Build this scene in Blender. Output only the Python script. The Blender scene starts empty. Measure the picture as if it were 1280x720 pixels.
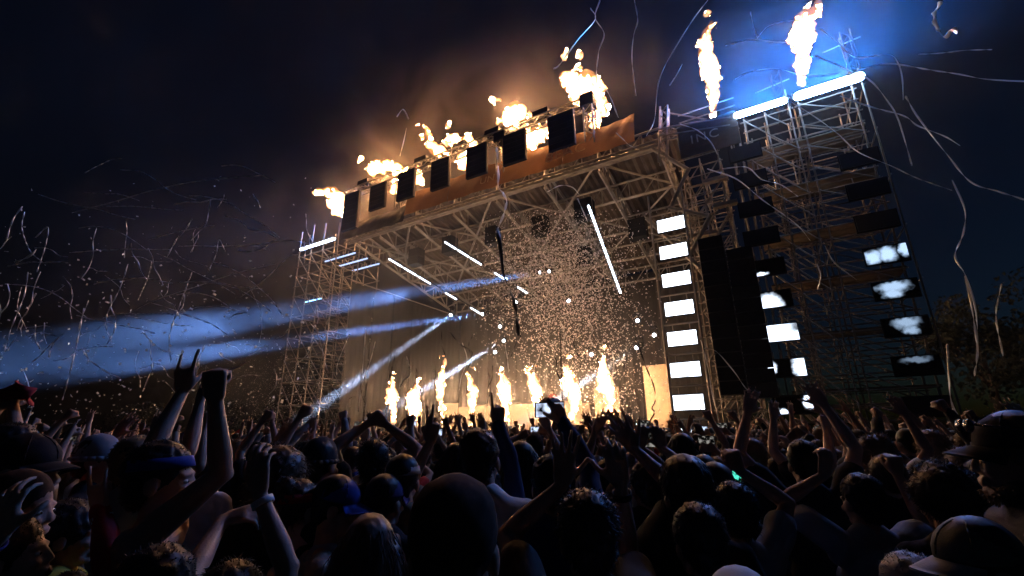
import bpy, bmesh, math, random
import numpy as np
from math import sin, cos, pi, radians, sqrt
from mathutils import Vector, Matrix, noise

random.seed(11)
RNG = np.random.default_rng(11)
scene = bpy.context.scene
COL = scene.collection

# ------------------------------------------------------------------ camera
F_PX, PSI, PITCH, ROLL = 570.0, radians(30.4), radians(17.7), radians(0.7)
CAM = Vector((0.0, 0.0, 1.82))
FWD = Vector((-sin(PSI) * cos(PITCH), cos(PSI) * cos(PITCH), sin(PITCH)))
_r0 = Vector((cos(PSI), sin(PSI), 0.0))
_u0 = _r0.cross(FWD)
RGT = _r0 * cos(ROLL) - _u0 * sin(ROLL)
UPV = _u0 * cos(ROLL) + _r0 * sin(ROLL)
cam_data = bpy.data.cameras.new('camera')
cam = bpy.data.objects.new('camera', cam_data)
COL.objects.link(cam)
cam_data.sensor_width = 36.0
cam_data.lens = F_PX / 1280.0 * 36.0
cam_data.clip_start = 0.05
cam_data.clip_end = 1500.0
cam_data.dof.use_dof = False
cam.matrix_world = Matrix(((RGT.x, UPV.x, -FWD.x, CAM.x), (RGT.y, UPV.y, -FWD.y, CAM.y),
                           (RGT.z, UPV.z, -FWD.z, CAM.z), (0, 0, 0, 1)))
scene.camera = cam
HEAD_AZ = math.atan2(FWD.x, FWD.y)          # compass heading of the camera


def ray(x, y):
    return RGT * (x - 640) + UPV * (360 - y) + FWD * F_PX


def aty(x, y, Y):                            # the point seen at a pixel on the plane y = Y
    d = ray(x, y)
    return CAM + d * ((Y - CAM.y) / d.y)


def atd(x, y, D):                            # the point seen at a pixel, D metres along the view axis
    return CAM + ray(x, y) * (D / F_PX)


# ------------------------------------------------------------------ world, moon, exposure
world = bpy.data.worlds.new('World')
scene.world = world
world.use_nodes = True
wn = world.node_tree
sky = wn.nodes.new('ShaderNodeTexSky')
sky.sky_type = 'NISHITA'
sky.sun_disc = False
sky.sun_elevation = radians(-3.5)
sky.sun_rotation = radians(60)
sky.altitude = 100
tint = wn.nodes.new('ShaderNodeMix')            # the photograph's cold white balance
tint.data_type = 'RGBA'
tint.blend_type = 'MULTIPLY'
tint.inputs[0].default_value = 1.0
tint.inputs[7].default_value = (0.34, 0.85, 1.75, 1)
wn.links.new(sky.outputs[0], tint.inputs[6])
wn.links.new(tint.outputs[2], wn.nodes['Background'].inputs[0])
wn.nodes['Background'].inputs[1].default_value = 0.06
moon_d = bpy.data.lights.new('moon', 'SUN')
moon_d.energy = 0.02
moon_d.angle = radians(0.5)
moon_d.color = (0.8, 0.88, 1.0)
moon = bpy.data.objects.new('moon', moon_d)
moon.rotation_euler = (radians(50), 0, radians(-150))
COL.objects.link(moon)
scene.view_settings.view_transform = 'Standard'
scene.view_settings.look = 'None'
scene.view_settings.gamma = 1.0
scene.view_settings.use_curve_mapping = False
scene.view_settings.exposure = 0.0
scene.render.engine = 'CYCLES'
cy = scene.cycles
cy.use_denoising = True
cy.denoiser = 'OPENIMAGEDENOISE'
cy.max_bounces = 5
cy.diffuse_bounces = 2
cy.glossy_bounces = 2
cy.transmission_bounces = 3
cy.transparent_max_bounces = 8
cy.volume_bounces = 0
cy.use_light_tree = True
cy.sample_clamp_indirect = 4.0
cy.caustics_reflective = False
cy.caustics_refractive = False
HAZE_DENSITY = 0.0003

# ------------------------------------------------------------------ materials
def _nodes(name):
    m = bpy.data.materials.new(name)
    m.use_nodes = True
    nt = m.node_tree
    return m, nt, nt.nodes['Principled BSDF']


def mat(name, col, rough=0.6, metal=0.0, var=0.25, scale=8.0, bump=0.0, bscale=None, spec=0.5, bdist=0.02):
    m, nt, b = _nodes(name)
    b.inputs['Roughness'].default_value = rough
    b.inputs['Metallic'].default_value = metal
    b.inputs['Specular IOR Level'].default_value = spec
    tc = nt.nodes.new('ShaderNodeTexCoord')
    nz = nt.nodes.new('ShaderNodeTexNoise')
    nz.inputs['Scale'].default_value = scale
    nz.inputs['Detail'].default_value = 4
    nt.links.new(tc.outputs['Object'], nz.inputs['Vector'])
    cr = nt.nodes.new('ShaderNodeValToRGB')
    cr.color_ramp.elements[0].position = 0.3
    cr.color_ramp.elements[1].position = 0.7
    cr.color_ramp.elements[0].color = (*[c * (1 - var) for c in col], 1)
    cr.color_ramp.elements[1].color = (*[min(1, c * (1 + var)) for c in col], 1)
    nt.links.new(nz.outputs[0], cr.inputs[0])
    nt.links.new(cr.outputs[0], b.inputs['Base Color'])
    if bump:
        n2 = nt.nodes.new('ShaderNodeTexNoise')
        n2.inputs['Scale'].default_value = bscale or scale * 4
        nt.links.new(tc.outputs['Object'], n2.inputs['Vector'])
        bp = nt.nodes.new('ShaderNodeBump')
        bp.inputs['Strength'].default_value = bump
        bp.inputs['Distance'].default_value = bdist
        nt.links.new(n2.outputs[0], bp.inputs['Height'])
        nt.links.new(bp.outputs[0], b.inputs['Normal'])
    return m


def palette_mat(name, cols, rough=0.7, spec=0.3):
    """one cloth / hair / skin material whose colour differs from object to object"""
    m, nt, b = _nodes(name)
    b.inputs['Roughness'].default_value = rough
    b.inputs['Specular IOR Level'].default_value = spec
    oi = nt.nodes.new('ShaderNodeObjectInfo')
    cr = nt.nodes.new('ShaderNodeValToRGB')
    cr.color_ramp.interpolation = 'CONSTANT'
    els = cr.color_ramp.elements
    while len(els) < len(cols):
        els.new(0.5)
    for i, c in enumerate(cols):
        els[i].position = i / len(cols)
        els[i].color = (*c, 1)
    nt.links.new(oi.outputs['Random'], cr.inputs[0])
    nt.links.new(cr.outputs[0], b.inputs['Base Color'])
    return m


def emit(name, col, strength):
    m = bpy.data.materials.new(name)
    m.use_nodes = True
    nt = m.node_tree
    nt.nodes.clear()
    o = nt.nodes.new('ShaderNodeOutputMaterial')
    e = nt.nodes.new('ShaderNodeEmission')
    e.inputs[0].default_value = (*col, 1)
    e.inputs[1].default_value = strength
    nt.links.new(e.outputs[0], o.inputs[0])
    return m


def fire_mat(name, col, strength):
    m = bpy.data.materials.new(name)
    m.use_nodes = True
    nt = m.node_tree
    nt.nodes.clear()
    o = nt.nodes.new('ShaderNodeOutputMaterial')
    e = nt.nodes.new('ShaderNodeEmission')
    e.inputs[0].default_value = (*col, 1)
    e.inputs[1].default_value = strength
    nt.links.new(e.outputs[0], o.inputs['Volume'])
    return m


def screen_mat(name, thr, strength, seed, soft=.07, freq=1.1, tint=(0.80, 0.88, 1.0)):
    """what the screen shows: bright cloud shapes on black"""
    m = bpy.data.materials.new(name)
    m.use_nodes = True
    nt = m.node_tree
    nt.nodes.clear()
    o = nt.nodes.new('ShaderNodeOutputMaterial')
    e = nt.nodes.new('ShaderNodeEmission')
    tc = nt.nodes.new('ShaderNodeTexCoord')
    mp = nt.nodes.new('ShaderNodeMapping')
    mp.inputs['Location'].default_value = (seed * 3.7, seed * 1.9, seed * 5.3)
    nz = nt.nodes.new('ShaderNodeTexNoise')
    nz.inputs['Scale'].default_value = freq
    nz.inputs['Detail'].default_value = 2.0
    cr = nt.nodes.new('ShaderNodeValToRGB')
    cr.color_ramp.elements[0].position = thr - soft
    cr.color_ramp.elements[0].color = (0.0, 0.0, 0.0, 1)
    cr.color_ramp.elements[1].position = thr + soft
    cr.color_ramp.elements[1].color = (*tint, 1)
    nt.links.new(tc.outputs['Object'], mp.inputs[0])
    nt.links.new(mp.outputs[0], nz.inputs['Vector'])
    nt.links.new(nz.outputs[0], cr.inputs[0])
    nt.links.new(cr.outputs[0], e.inputs[0])
    e.inputs[1].default_value = strength
    nt.links.new(e.outputs[0], o.inputs[0])
    return m


M = {}
M['ground'] = mat('trodden_grass', (0.05, 0.05, 0.03), 0.95, var=0.5, scale=1.5, bump=0.4)
M['steel'] = mat('galvanised_steel', (0.33, 0.29, 0.25), 0.6, 0.2, var=0.3, scale=3)
M['truss'] = mat('dull_truss_paint', (0.30, 0.28, 0.25), 0.6, 0.2, var=0.25, scale=2)
M['black_metal'] = mat('black_powder_coat', (0.012, 0.012, 0.013), 0.7, var=0.3, spec=0.15)
M['black_cloth'] = mat('black_stage_cloth', (0.015, 0.015, 0.016), 0.9, var=0.3, bump=0.3)
M['roof'] = mat('brown_roof_sheet', (0.075, 0.058, 0.046), 0.7, var=0.3, scale=1.2)
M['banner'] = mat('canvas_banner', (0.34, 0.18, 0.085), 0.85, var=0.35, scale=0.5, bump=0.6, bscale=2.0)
def let_light_through(m, k):
    nt = m.node_tree
    b = nt.nodes['Principled BSDF']
    tr = nt.nodes.new('ShaderNodeBsdfTranslucent')
    mx = nt.nodes.new('ShaderNodeMixShader')
    mx.inputs[0].default_value = k
    nt.links.new(b.inputs['Base Color'].links[0].from_socket, tr.inputs[0])
    nt.links.new(b.outputs[0], mx.inputs[1])
    nt.links.new(tr.outputs[0], mx.inputs[2])
    nt.links.new(mx.outputs[0], nt.nodes['Material Output'].inputs[0])


let_light_through(M['banner'], .35)
M['letter'] = mat('faded_lettering', (0.66, 0.46, 0.25), 0.85)
M['letter_pale'] = mat('pale_lettering', (0.62, 0.56, 0.46), 0.7)
M['sign'] = mat('brown_sign_board', (0.10, 0.065, 0.045), 0.8, var=0.3, scale=2)
M['deck'] = mat('plywood_deck', (0.20, 0.15, 0.10), 0.8, var=0.3, scale=2.5)
M['backcloth'] = mat('grey_backcloth', (0.035, 0.032, 0.030), 0.9, var=0.3, scale=0.6, bump=0.4, bscale=3)
M['cardboard'] = mat('beige_panel', (0.42, 0.34, 0.25), 0.8, var=0.12, scale=6)
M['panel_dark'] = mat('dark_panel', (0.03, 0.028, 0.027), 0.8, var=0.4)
M['foil'] = mat('silver_foil', (0.93, 0.94, 0.97), 0.3, 0.45, var=0.05)
M['foil_thin'] = mat('silver_foil_thin', (0.95, 0.95, 0.98), 0.28, 0.5, var=0.05)
M['dark_ribbon'] = mat('dark_ribbon', (0.03, 0.03, 0.035), 0.45, 0.0)
M['paper'] = mat('confetti_paper', (0.92, 0.84, 0.84), 0.7, var=0.1, scale=30)
let_light_through(M['foil'], .45)
let_light_through(M['paper'], .4)
M['bark'] = mat('tree_bark', (0.06, 0.045, 0.035), 0.95, var=0.4, bump=0.6)
M['leaf'] = mat('tree_leaves', (0.014, 0.020, 0.010), 0.8, var=0.5, scale=0.8)
M['led'] = emit('led_tube', (0.72, 0.84, 1.0), 9.0)
M['led_blue'] = emit('led_tube_blue', (0.25, 0.55, 1.0), 4.0)
M['led_dim'] = emit('led_tube_dim', (0.45, 0.6, 1.0), 1.6)
M['floodlight'] = emit('white_light_bar', (0.35, 0.6, 1.0), 40.0)
M['flood_small'] = emit('white_light_bar_far', (0.62, 0.76, 1.0), 14.0)
M['lens'] = emit('lamp_lens', (0.75, 0.85, 1.0), 40.0)
M['phone_lit'] = screen_mat('phone_display', .5, 1.5, 3, .16, 22.0, (.62, .74, 1.0))
M['phone_teal'] = screen_mat('phone_display_teal', .48, 1.3, 8, .1, 30.0, (.08, .8, .58))
M['phone_dim'] = screen_mat('phone_display_dim', .58, .5, 5, .12, 40.0, (.7, .66, .6))
M['fire'] = fire_mat('flame_gas', (1.0, 0.47, 0.20), 17.0)
M['fire_sheath'] = fire_mat('flame_sheath', (1.0, 0.36, 0.10), 0.9)
M['fire_thin'] = fire_mat('flame_gas_thin', (1.0, 0.40, 0.13), 18.0)
# people
M['skin'] = mat('skin_tan', (0.40, 0.24, 0.17), 0.55, var=0.16, scale=14, bump=0.6, bscale=160, spec=0.35, bdist=0.0015)
M['skin_pale'] = mat('skin_pale', (0.55, 0.36, 0.28), 0.55, var=0.16, scale=14, bump=0.6, bscale=160, spec=0.35, bdist=0.0015)
M['skin_brown'] = mat('skin_brown', (0.22, 0.12, 0.08), 0.55, var=0.16, scale=14, bump=0.6, bscale=160, spec=0.35, bdist=0.0015)
M['hair_black'] = mat('hair_black', (0.012, 0.010, 0.010), 0.5, var=0.3, spec=0.4)
M['hair_brown'] = mat('hair_brown', (0.06, 0.035, 0.02), 0.5, var=0.3, spec=0.4)
M['hair_fair'] = mat('hair_fair', (0.25, 0.16, 0.08), 0.5, var=0.3, spec=0.4)
M['stubble'] = mat('stubble', (0.07, 0.045, 0.035), 0.9, var=0.25, scale=60, spec=0.08)
M['hair_grey'] = mat('hair_grey', (0.25, 0.24, 0.23), 0.5, var=0.3, spec=0.4)
CLOTH = {'black': (0.014, 0.014, 0.016), 'white': (0.72, 0.72, 0.74), 'grey': (0.30, 0.31, 0.33), 'navy': (0.02, 0.03, 0.09),
         'blue': (0.03, 0.06, 0.30), 'red': (0.42, 0.03, 0.03), 'olive': (0.12, 0.12, 0.09), 'yellow': (0.6, 0.4, 0.05),
         'denim': (0.06, 0.09, 0.16), 'beige': (0.45, 0.40, 0.33), 'purple': (0.07, 0.05, 0.16), 'dark': (0.03, 0.03, 0.035)}
for k, c in CLOTH.items():
    M['cloth_' + k] = mat('cloth_' + k, c, 0.85, var=0.12, scale=9, bump=0.5, bscale=220, spec=0.25, bdist=0.0012)
M['glass'] = mat('dark_glasses', (0.02, 0.02, 0.025), 0.12, var=0.05, spec=0.8)
M['eye'] = mat('eye_white', (0.75, 0.73, 0.70), 0.2, var=0.05)
M['iris'] = mat('eye_iris', (0.05, 0.03, 0.02), 0.2)
M['mouth'] = mat('mouth_inside', (0.10, 0.02, 0.02), 0.6)
M['crowd_skin'] = palette_mat('crowd_skin', [(0.40, 0.24, 0.17), (0.52, 0.34, 0.26), (0.22, 0.12, 0.08), (0.46, 0.29, 0.21), (0.34, 0.20, 0.14)], 0.5)
M['crowd_cloth'] = palette_mat('crowd_cloth', [CLOTH[k] for k in ('black', 'dark', 'grey', 'navy', 'white', 'black', 'red', 'olive', 'dark', 'blue', 'black', 'beige')], 0.85)
M['crowd_hair'] = palette_mat('crowd_hair', [(0.012, 0.01, 0.01), (0.05, 0.03, 0.02), (0.02, 0.014, 0.01), (0.20, 0.13, 0.07)], 0.5)

# ------------------------------------------------------------------ mesh helpers
def _ico(sub):
    bm = bmesh.new()
    bmesh.ops.create_icosphere(bm, subdivisions=sub, radius=1.0)
    v = np.array([x.co[:] for x in bm.verts])
    f = np.array([[q.index for q in p.verts] for p in bm.faces])
    bm.free()
    return v, f


ICO = {s: _ico(s) for s in (1, 2, 3)}


def frame(d):
    d = Vector(d).normalized()
    a = Vector((0, 0, 1)) if abs(d.z) < 0.9 else Vector((1, 0, 0))
    x = a.cross(d).normalized()
    return x, d.cross(x), d


class MB:
    """collects simple shapes and links them as one mesh object"""
    def __init__(s):
        s.v, s.f, s.n = [], [], 0

    def add(s, v, f):
        v = np.asarray(v, float)
        s.v.append(v)
        s.f.extend([tuple(int(i) + s.n for i in q) for q in f])
        s.n += len(v)
        return s

    def box(s, c, size, rot=None):
        sx, sy, sz = [q / 2 for q in size]
        v = np.array([(x, y, z) for x in (-sx, sx) for y in (-sy, sy) for z in (-sz, sz)])
        if rot is not None:
            v = v @ np.array(rot.to_3x3()).T
        return s.add(v + np.array(c), [(0, 1, 3, 2), (4, 6, 7, 5), (0, 4, 5, 1), (2, 3, 7, 6), (0, 2, 6, 4), (1, 5, 7, 3)])

    def tube(s, p0, p1, r0, r1=None, n=6):
        p0, p1 = Vector(p0), Vector(p1)
        r1 = r0 if r1 is None else r1
        x, y, d = frame(p1 - p0)
        v = []
        for p, r in ((p0, r0), (p1, r1)):
            for k in range(n):
                a = 2 * pi * k / n
                v.append(p + x * (cos(a) * r) + y * (sin(a) * r))
        f = [(k, (k + 1) % n, n + (k + 1) % n, n + k) for k in range(n)]
        f += [tuple(range(n))[::-1], tuple(range(n, 2 * n))]
        return s.add([q[:] for q in v], f)

    def ball(s, c, r, sub=2, rot=None):
        v, f = ICO[sub]
        r = np.array(r if hasattr(r, '__len__') else (r, r, r))
        v = v * r
        if rot is not None:
            v = v @ np.array(rot.to_3x3()).T
        return s.add(v + np.array(c), f)

    def cap(s, p0, p1, r0, r1=None, sub=2, n=14):
        """tapered capsule"""
        r1 = r0 if r1 is None else r1
        s.ball(p0, r0 * 0.998, sub)
        s.ball(p1, r1 * 0.998, sub)
        return s.tube(p0, p1, r0, r1, n)

    def chain(s, pts, rs, sub=2):
        for a, b, r0, r1 in zip(pts[:-1], pts[1:], rs[:-1], rs[1:]):
            s.cap(a, b, r0, r1, sub)
        return s

    def mesh(s, name):
        me = bpy.data.meshes.new(name)
        v = np.concatenate(s.v) if s.v else np.zeros((0, 3))
        me.from_pydata(v.tolist(), [], s.f)
        return me

    def obj(s, name, material, parent=None, smooth=False):
        me = s.mesh(name)
        if smooth:
            me.shade_smooth()
        return link(name, me, material, parent)


def link(name, me, material=None, parent=None):
    o = bpy.data.objects.new(name, me)
    COL.objects.link(o)
    if material is not None and not me.materials:
        me.materials.append(material)
    if parent is not None:
        o.parent = parent
    return o


def fuse(mb, name, voxel, smooth=3, ratio=1.0):
    """one continuous skin around all shapes collected in mb"""
    tmp = bpy.data.objects.new('tmp', mb.mesh('tmp'))
    COL.objects.link(tmp)
    rm = tmp.modifiers.new('r', 'REMESH')
    rm.mode = 'VOXEL'
    rm.voxel_size = voxel
    if smooth:
        sm = tmp.modifiers.new('s', 'SMOOTH')
        sm.iterations = smooth
        sm.factor = 0.5
    if ratio < 1:
        dc = tmp.modifiers.new('d', 'DECIMATE')
        dc.ratio = ratio
    dg = bpy.context.evaluated_depsgraph_get()
    me = bpy.data.meshes.new_from_object(tmp.evaluated_get(dg))
    me.name = name
    old = tmp.data
    bpy.data.objects.remove(tmp)
    bpy.data.meshes.remove(old)
    me.shade_smooth()
    return me


def tag(o, label=None, cat=None, group=None, kind=None):
    if label: o['label'] = label
    if cat: o['category'] = cat
    if group: o['group'] = group
    if kind: o['kind'] = kind
    return o


def thing(name, label, cat, loc=(0, 0, 0), rz=0.0, group=None):
    o = bpy.data.objects.new(name, None)
    o.empty_display_size = 0.2
    COL.objects.link(o)
    o.location = loc
    o.rotation_euler = (0, 0, rz)
    return tag(o, label, cat, group)


def dup(root, loc=None, rz=None, sc=None, label=None, group=None):
    r = root.copy()
    COL.objects.link(r)
    if loc is not None: r.location = loc
    if rz is not None: r.rotation_euler = (0, 0, rz)
    if sc is not None: r.scale = (sc, sc, sc)
    if label: r['label'] = label
    if group: r['group'] = group
    for ch in root.children:
        c = ch.copy()
        COL.objects.link(c)
        c.parent = r
        for g in ch.children:
            d = g.copy()
            COL.objects.link(d)
            d.parent = c
    return r


_UNIT = {}


def rod(name, p0, p1, r, material, parent, n=6):
    """one straight pole of its own; all poles share a unit mesh per material"""
    key = (material.name, n)
    if key not in _UNIT:
        me = MB().tube((0, 0, 0), (0, 0, 1), 1.0, n=n).mesh('pole')
        me.materials.append(material)
        me.shade_smooth()
        _UNIT[key] = me
    o = bpy.data.objects.new(name, _UNIT[key])
    COL.objects.link(o)
    p0, p1 = Vector(p0), Vector(p1)
    d = p1 - p0
    q = d.to_track_quat('Z', 'Y').to_matrix().to_4x4()
    o.matrix_basis = Matrix.Translation(p0) @ q @ Matrix.Diagonal((r, r, d.length, 1))
    o.parent = parent
    return o


def truss(mb, p0, p1, w=0.5, h=0.5, rc=0.04, rl=0.022, bay=0.6):
    """square lattice truss"""
    p0, p1 = Vector(p0), Vector(p1)
    x, y, d = frame(p1 - p0)
    if abs(d.z) < 0.9:
        x = d.cross(Vector((0, 0, 1))).normalized()
        y = x.cross(d)
    cs = [(-w / 2, -h / 2), (w / 2, -h / 2), (w / 2, h / 2), (-w / 2, h / 2)]
    for a, b in cs:
        o = x * a + y * b
        mb.tube(p0 + o, p1 + o, rc)
    L = (p1 - p0).length
    n = max(1, int(round(L / bay)))
    for i in range(n):
        for k in range(4):
            a, b = cs[k], cs[(k + 1) % 4]
            if i % 2:
                a, b = b, a
            q0 = p0 + d * (L * i / n) + x * a[0] + y * a[1]
            q1 = p0 + d * (L * (i + 1) / n) + x * b[0] + y * b[1]
            mb.tube(q0, q1, rl, n=4)
    return mb


ORD = ['first', 'second', 'third', 'fourth', 'fifth', 'sixth', 'seventh', 'eighth', 'ninth', 'tenth', 'eleventh', 'twelfth']

# ================================================================== THE SETTING
Y0 = 20.0                                    # plane of the stage front
gm = bmesh.new()
bmesh.ops.create_grid(gm, x_segments=40, y_segments=40, size=600)
for v in gm.verts:
    v.co.z = 0.0
me = bpy.data.meshes.new('ground')
gm.to_mesh(me)
gm.free()
tag(link('ground', me, M['ground']), kind='structure')

# ------------------------------------------------------------------ stage floor and back
XL, XR = -25.0, -2.2
stage = thing('stage_platform', 'wide black skirted stage platform under the flaming roof', 'stage', (-13.6, 27, 0))
mb = MB()
mb.box((0, -0.3, 1.85), (XR - XL, 13.0, 0.1))
mb.obj('deck', M['deck'], stage)
for i in range(10):
    w = (XR - XL) / 10
    MB().box((XL + 13.6 + w * (i + .5), -6.76, 0.9), (w - 0.03, 0.05, 1.78)).obj('skirt_panel', M['black_cloth'], stage)
back = thing('stage_backdrop', 'tall grey cloth backdrop hanging behind the performers', 'backdrop', (-13.6, 33.2, 1.9))
for i in range(12):
    w = (XR - XL) / 12
    mb = MB()
    n = 8
    v, f = [], []
    for k in range(n + 1):
        x = XL + 13.6 + w * i + (w - .02) * k / n
        y = 0.06 * sin(k * pi / 2 + i)
        v += [(x, y, 0), (x, y, 11.4), (x, y + .03, 0), (x, y + .03, 11.4)]
    for k in range(n):
        a, b = 4 * k, 4 * k + 4
        f += [(a, b, b + 1, a + 1), (a + 2, a + 3, b + 3, b + 2), (a + 1, b + 1, b + 3, a + 3), (a, a + 2, b + 2, b)]
    mb.add(v, f).obj('cloth_panel', M['backcloth'], back)

wing = thing('shading_curtain', 'added black curtain shading the far left tower from the stage flames', 'curtain', (-25.3, 27, 0))  # added cloth, keeps the stage flames' light off the left tower
for i in range(6):
    v, f = [], []
    y0_ = -6.3 + 2.1 * i
    for k in range(13):
        for z_ in (0, 12.2):
            v.append((.07 * sin(k * 1.9 + i), y0_ + 2.08 * k / 12, z_))
    for k in range(12):
        f.append((2 * k, 2 * k + 2, 2 * k + 3, 2 * k + 1))
    MB().add(v, f).obj('curtain_length', M['black_cloth'], wing, True)
rod('curtain_rail', (0, -6.4, 12.3), (0, 6.4, 12.3), .05, M['steel'], wing)

# ------------------------------------------------------------------ roof
roof = thing('stage_roof', 'long trussed stage roof seen from below behind the canvas banner', 'stage roof', (-13.6, 26, 15))
RO = Vector((-13.6, 26, 15))


def rz_at(y):                                # the roof falls gently to the back
    return 15.05 - 0.22 * (y - 20)


ty = [20.0, 23.0, 26.0, 29.0, 32.0]
tx = [-25.0, -22.6, -19.4, -16.2, -13.0, -9.8, -6.6, -3.4]
for x in tx:                                 # rafters, each a planar truss of flat timbers
    mb = MB()
    lo, hi = [], []
    for y in np.linspace(20.5, 32.5, 9):
        lo.append(Vector((x, y, rz_at(y))) - RO)
        hi.append(Vector((x, y, rz_at(y) + 1.15)) - RO)
    mb.tube(lo[0], lo[-1], 0.11, n=4)
    mb.tube(hi[0], hi[-1], 0.09, n=4)
    for k in range(9):
        mb.tube(lo[k], hi[k], 0.05, n=4)
        if k < 8:
            mb.tube(lo[k] if k % 2 else hi[k], hi[k + 1] if k % 2 else lo[k + 1], 0.06, n=4)
    mb.obj('rafter_truss', M['truss'], roof)
for y in ty:
    mb = MB()
    a, b = Vector((XL, y, rz_at(y))) - RO, Vector((-3.2, y, rz_at(y))) - RO
    mb.tube(a + Vector((0, .12, -.03)), b + Vector((0, .12, -.03)), 0.09, n=4)
    mb.tube(a + Vector((0, .12, 1.0)), b + Vector((0, .12, 1.0)), 0.07, n=4)
    for k in range(27):
        x0 = a.x + .8 * k
        mb.tube((x0, a.y + .12, a.z), (x0 + .8, a.y + .12, a.z + 1.0) if k % 2 else (x0, a.y + .12, a.z + 1.0), 0.035, n=4)
    mb.obj('cross_beam', M['truss'], roof)
for i in range(len(tx) - 1):                 # flat diagonal braces of the roof plane
    for j in range(3):
        p = Vector((tx[i], ty[j], rz_at(ty[j]) + .05)) - RO
        q = Vector((tx[i + 1], ty[j + 1], rz_at(ty[j + 1]) + .05)) - RO
        if (i + j) % 2:
            p.x, q.x = q.x, p.x
        rod('roof_brace', p, q, 0.075, M['truss'], roof, 4)
for i in range(11):                          # ribbed sheets above the trusses
    mb = MB()
    w = 2.05
    x0 = XL - .3 + i * w
    n = 10
    v, f = [], []
    for k in range(n + 1):
        x = x0 + (w - .015) * k / n
        dz = 0.0 if k % 2 else 0.09
        for y in (20.75, 33.2):
            for t in (0, .03):
                v.append((x - RO.x, y - RO.y, rz_at(y) + 1.3 + dz + t - RO.z))
    for k in range(n):
        a, b = 4 * k, 4 * k + 4
        f += [(a, b, b + 2, a + 2), (a + 1, a + 3, b + 3, b + 1), (a, a + 1, b + 1, b), (a + 2, b + 2, b + 3, a + 3)]
    mb.add(v, f).obj('roof_sheet', M['roof'], roof)
# boom along the front edge
truss(MB(), Vector((XL - .6, 20.1, 15.15)) - RO, Vector((-3.3, 20.1, 15.15)) - RO, .3, .3, .06, .03, .6).obj('front_beam', M['truss'], roof)

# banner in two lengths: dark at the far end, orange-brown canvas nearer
ban = thing('canvas_banner', 'long brown canvas banner with faded lettering lit orange by flames', 'banner', (-13, 20.2, 15.4))


def cloth_strip(name, x0, x1, z0, z1, y, material, parent, off, slope=0.0):
    mb = MB()
    n, m_ = max(4, int((x1 - x0) / .2)), 8
    v, f = [], []
    for k in range(n + 1):
        for j in range(m_ + 1):
            x = x0 + (x1 - x0) * k / n
            t = j / m_
            z = z0 + (z1 - z0 + slope * (x - x0)) * t
            yy = y - .65 + .62 * t - .10 * sin(pi * t) + .10 * noise.noise((x * .9 + t * 1.6, t * 2.4, 0)) + .05 * sin(x * 2.1 + t * 2) * t + .03 * sin(x * 6.3 - t * 5)
            v.append((x - off[0], yy - off[1], z - off[2]))
    for k in range(n):
        for j in range(m_):
            a = k * (m_ + 1) + j
            f.append((a, a + m_ + 1, a + m_ + 2, a + 1))
    mb.add(v, f)
    return mb.obj(name, material, parent, smooth=True)


BO = (-13, 20.2, 15.4)
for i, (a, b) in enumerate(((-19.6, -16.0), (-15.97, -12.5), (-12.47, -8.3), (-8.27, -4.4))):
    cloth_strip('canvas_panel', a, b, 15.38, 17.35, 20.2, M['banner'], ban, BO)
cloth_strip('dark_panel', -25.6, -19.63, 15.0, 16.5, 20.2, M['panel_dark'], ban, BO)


def lettering(text, size, loc, material, parent, spacing=1.0):
    cu = bpy.data.curves.new('lettering', 'FONT')
    cu.body = text
    cu.size = size
    cu.extrude = 0.006
    cu.space_character = spacing
    tmp = bpy.data.objects.new('tmp', cu)
    COL.objects.link(tmp)
    me = bpy.data.meshes.new_from_object(tmp.evaluated_get(bpy.context.evaluated_depsgraph_get()))
    bpy.data.objects.remove(tmp)
    me.name = 'lettering'
    o = link('lettering', me, material, parent)
    o.location = loc
    o.rotation_euler = (radians(90), 0, 0)
    return o


for tx_, x_, sz_ in (('BEAC', -9.3, .95), ('UN', -13.6, .7)):
    lo_ = lettering(tx_, sz_, (x_ + 13, -.70, .38), M['letter'], ban, 1.05)
    lo_.rotation_euler = (radians(76), 0, 0)

sg = thing('sign_board', 'brown sign board with pale letters at the roof corner beside the tower', 'sign', (-1.2, 19.8, 13.8))
for k in range(4):
    MB().box((0, 0, .2 + .42 * k), (2.5, .06, .40)).obj('board', M['sign'], sg)
lettering('INC', 0.62, (-.75, -.05, .62), M['letter_pale'], sg, 1.25)

# truss carried above the banner, with its legs
top = thing('overhead_truss', 'long lattice truss standing above the canvas banner on lattice legs', 'truss', (-16.2, 20, 15.6))
TO = Vector((-16.2, 20, 15.6))
truss(MB(), Vector((-25.9, 20, 18.95)) - TO, Vector((-6.5, 20, 18.95)) - TO, .5, .5, .05, .028, .62).obj('boom', M['steel'], top)
for x in (-25.6, -20.4, -12.3, -6.75):
    truss(MB(), Vector((x, 20, 16.2)) - TO, Vector((x, 20, 18.7)) - TO, .5, .5, .05, .028, .55).obj('lattice_leg', M['steel'], top)
MB().box(Vector((-6.75, 20, 19.0)) - TO, (.75, .75, .75)).obj('corner_block', M['black_metal'], top)
MB().box(Vector((-12.3, 20, 18.75)) - TO, (.75, .75, .6)).obj('corner_block', M['black_metal'], top)

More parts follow.
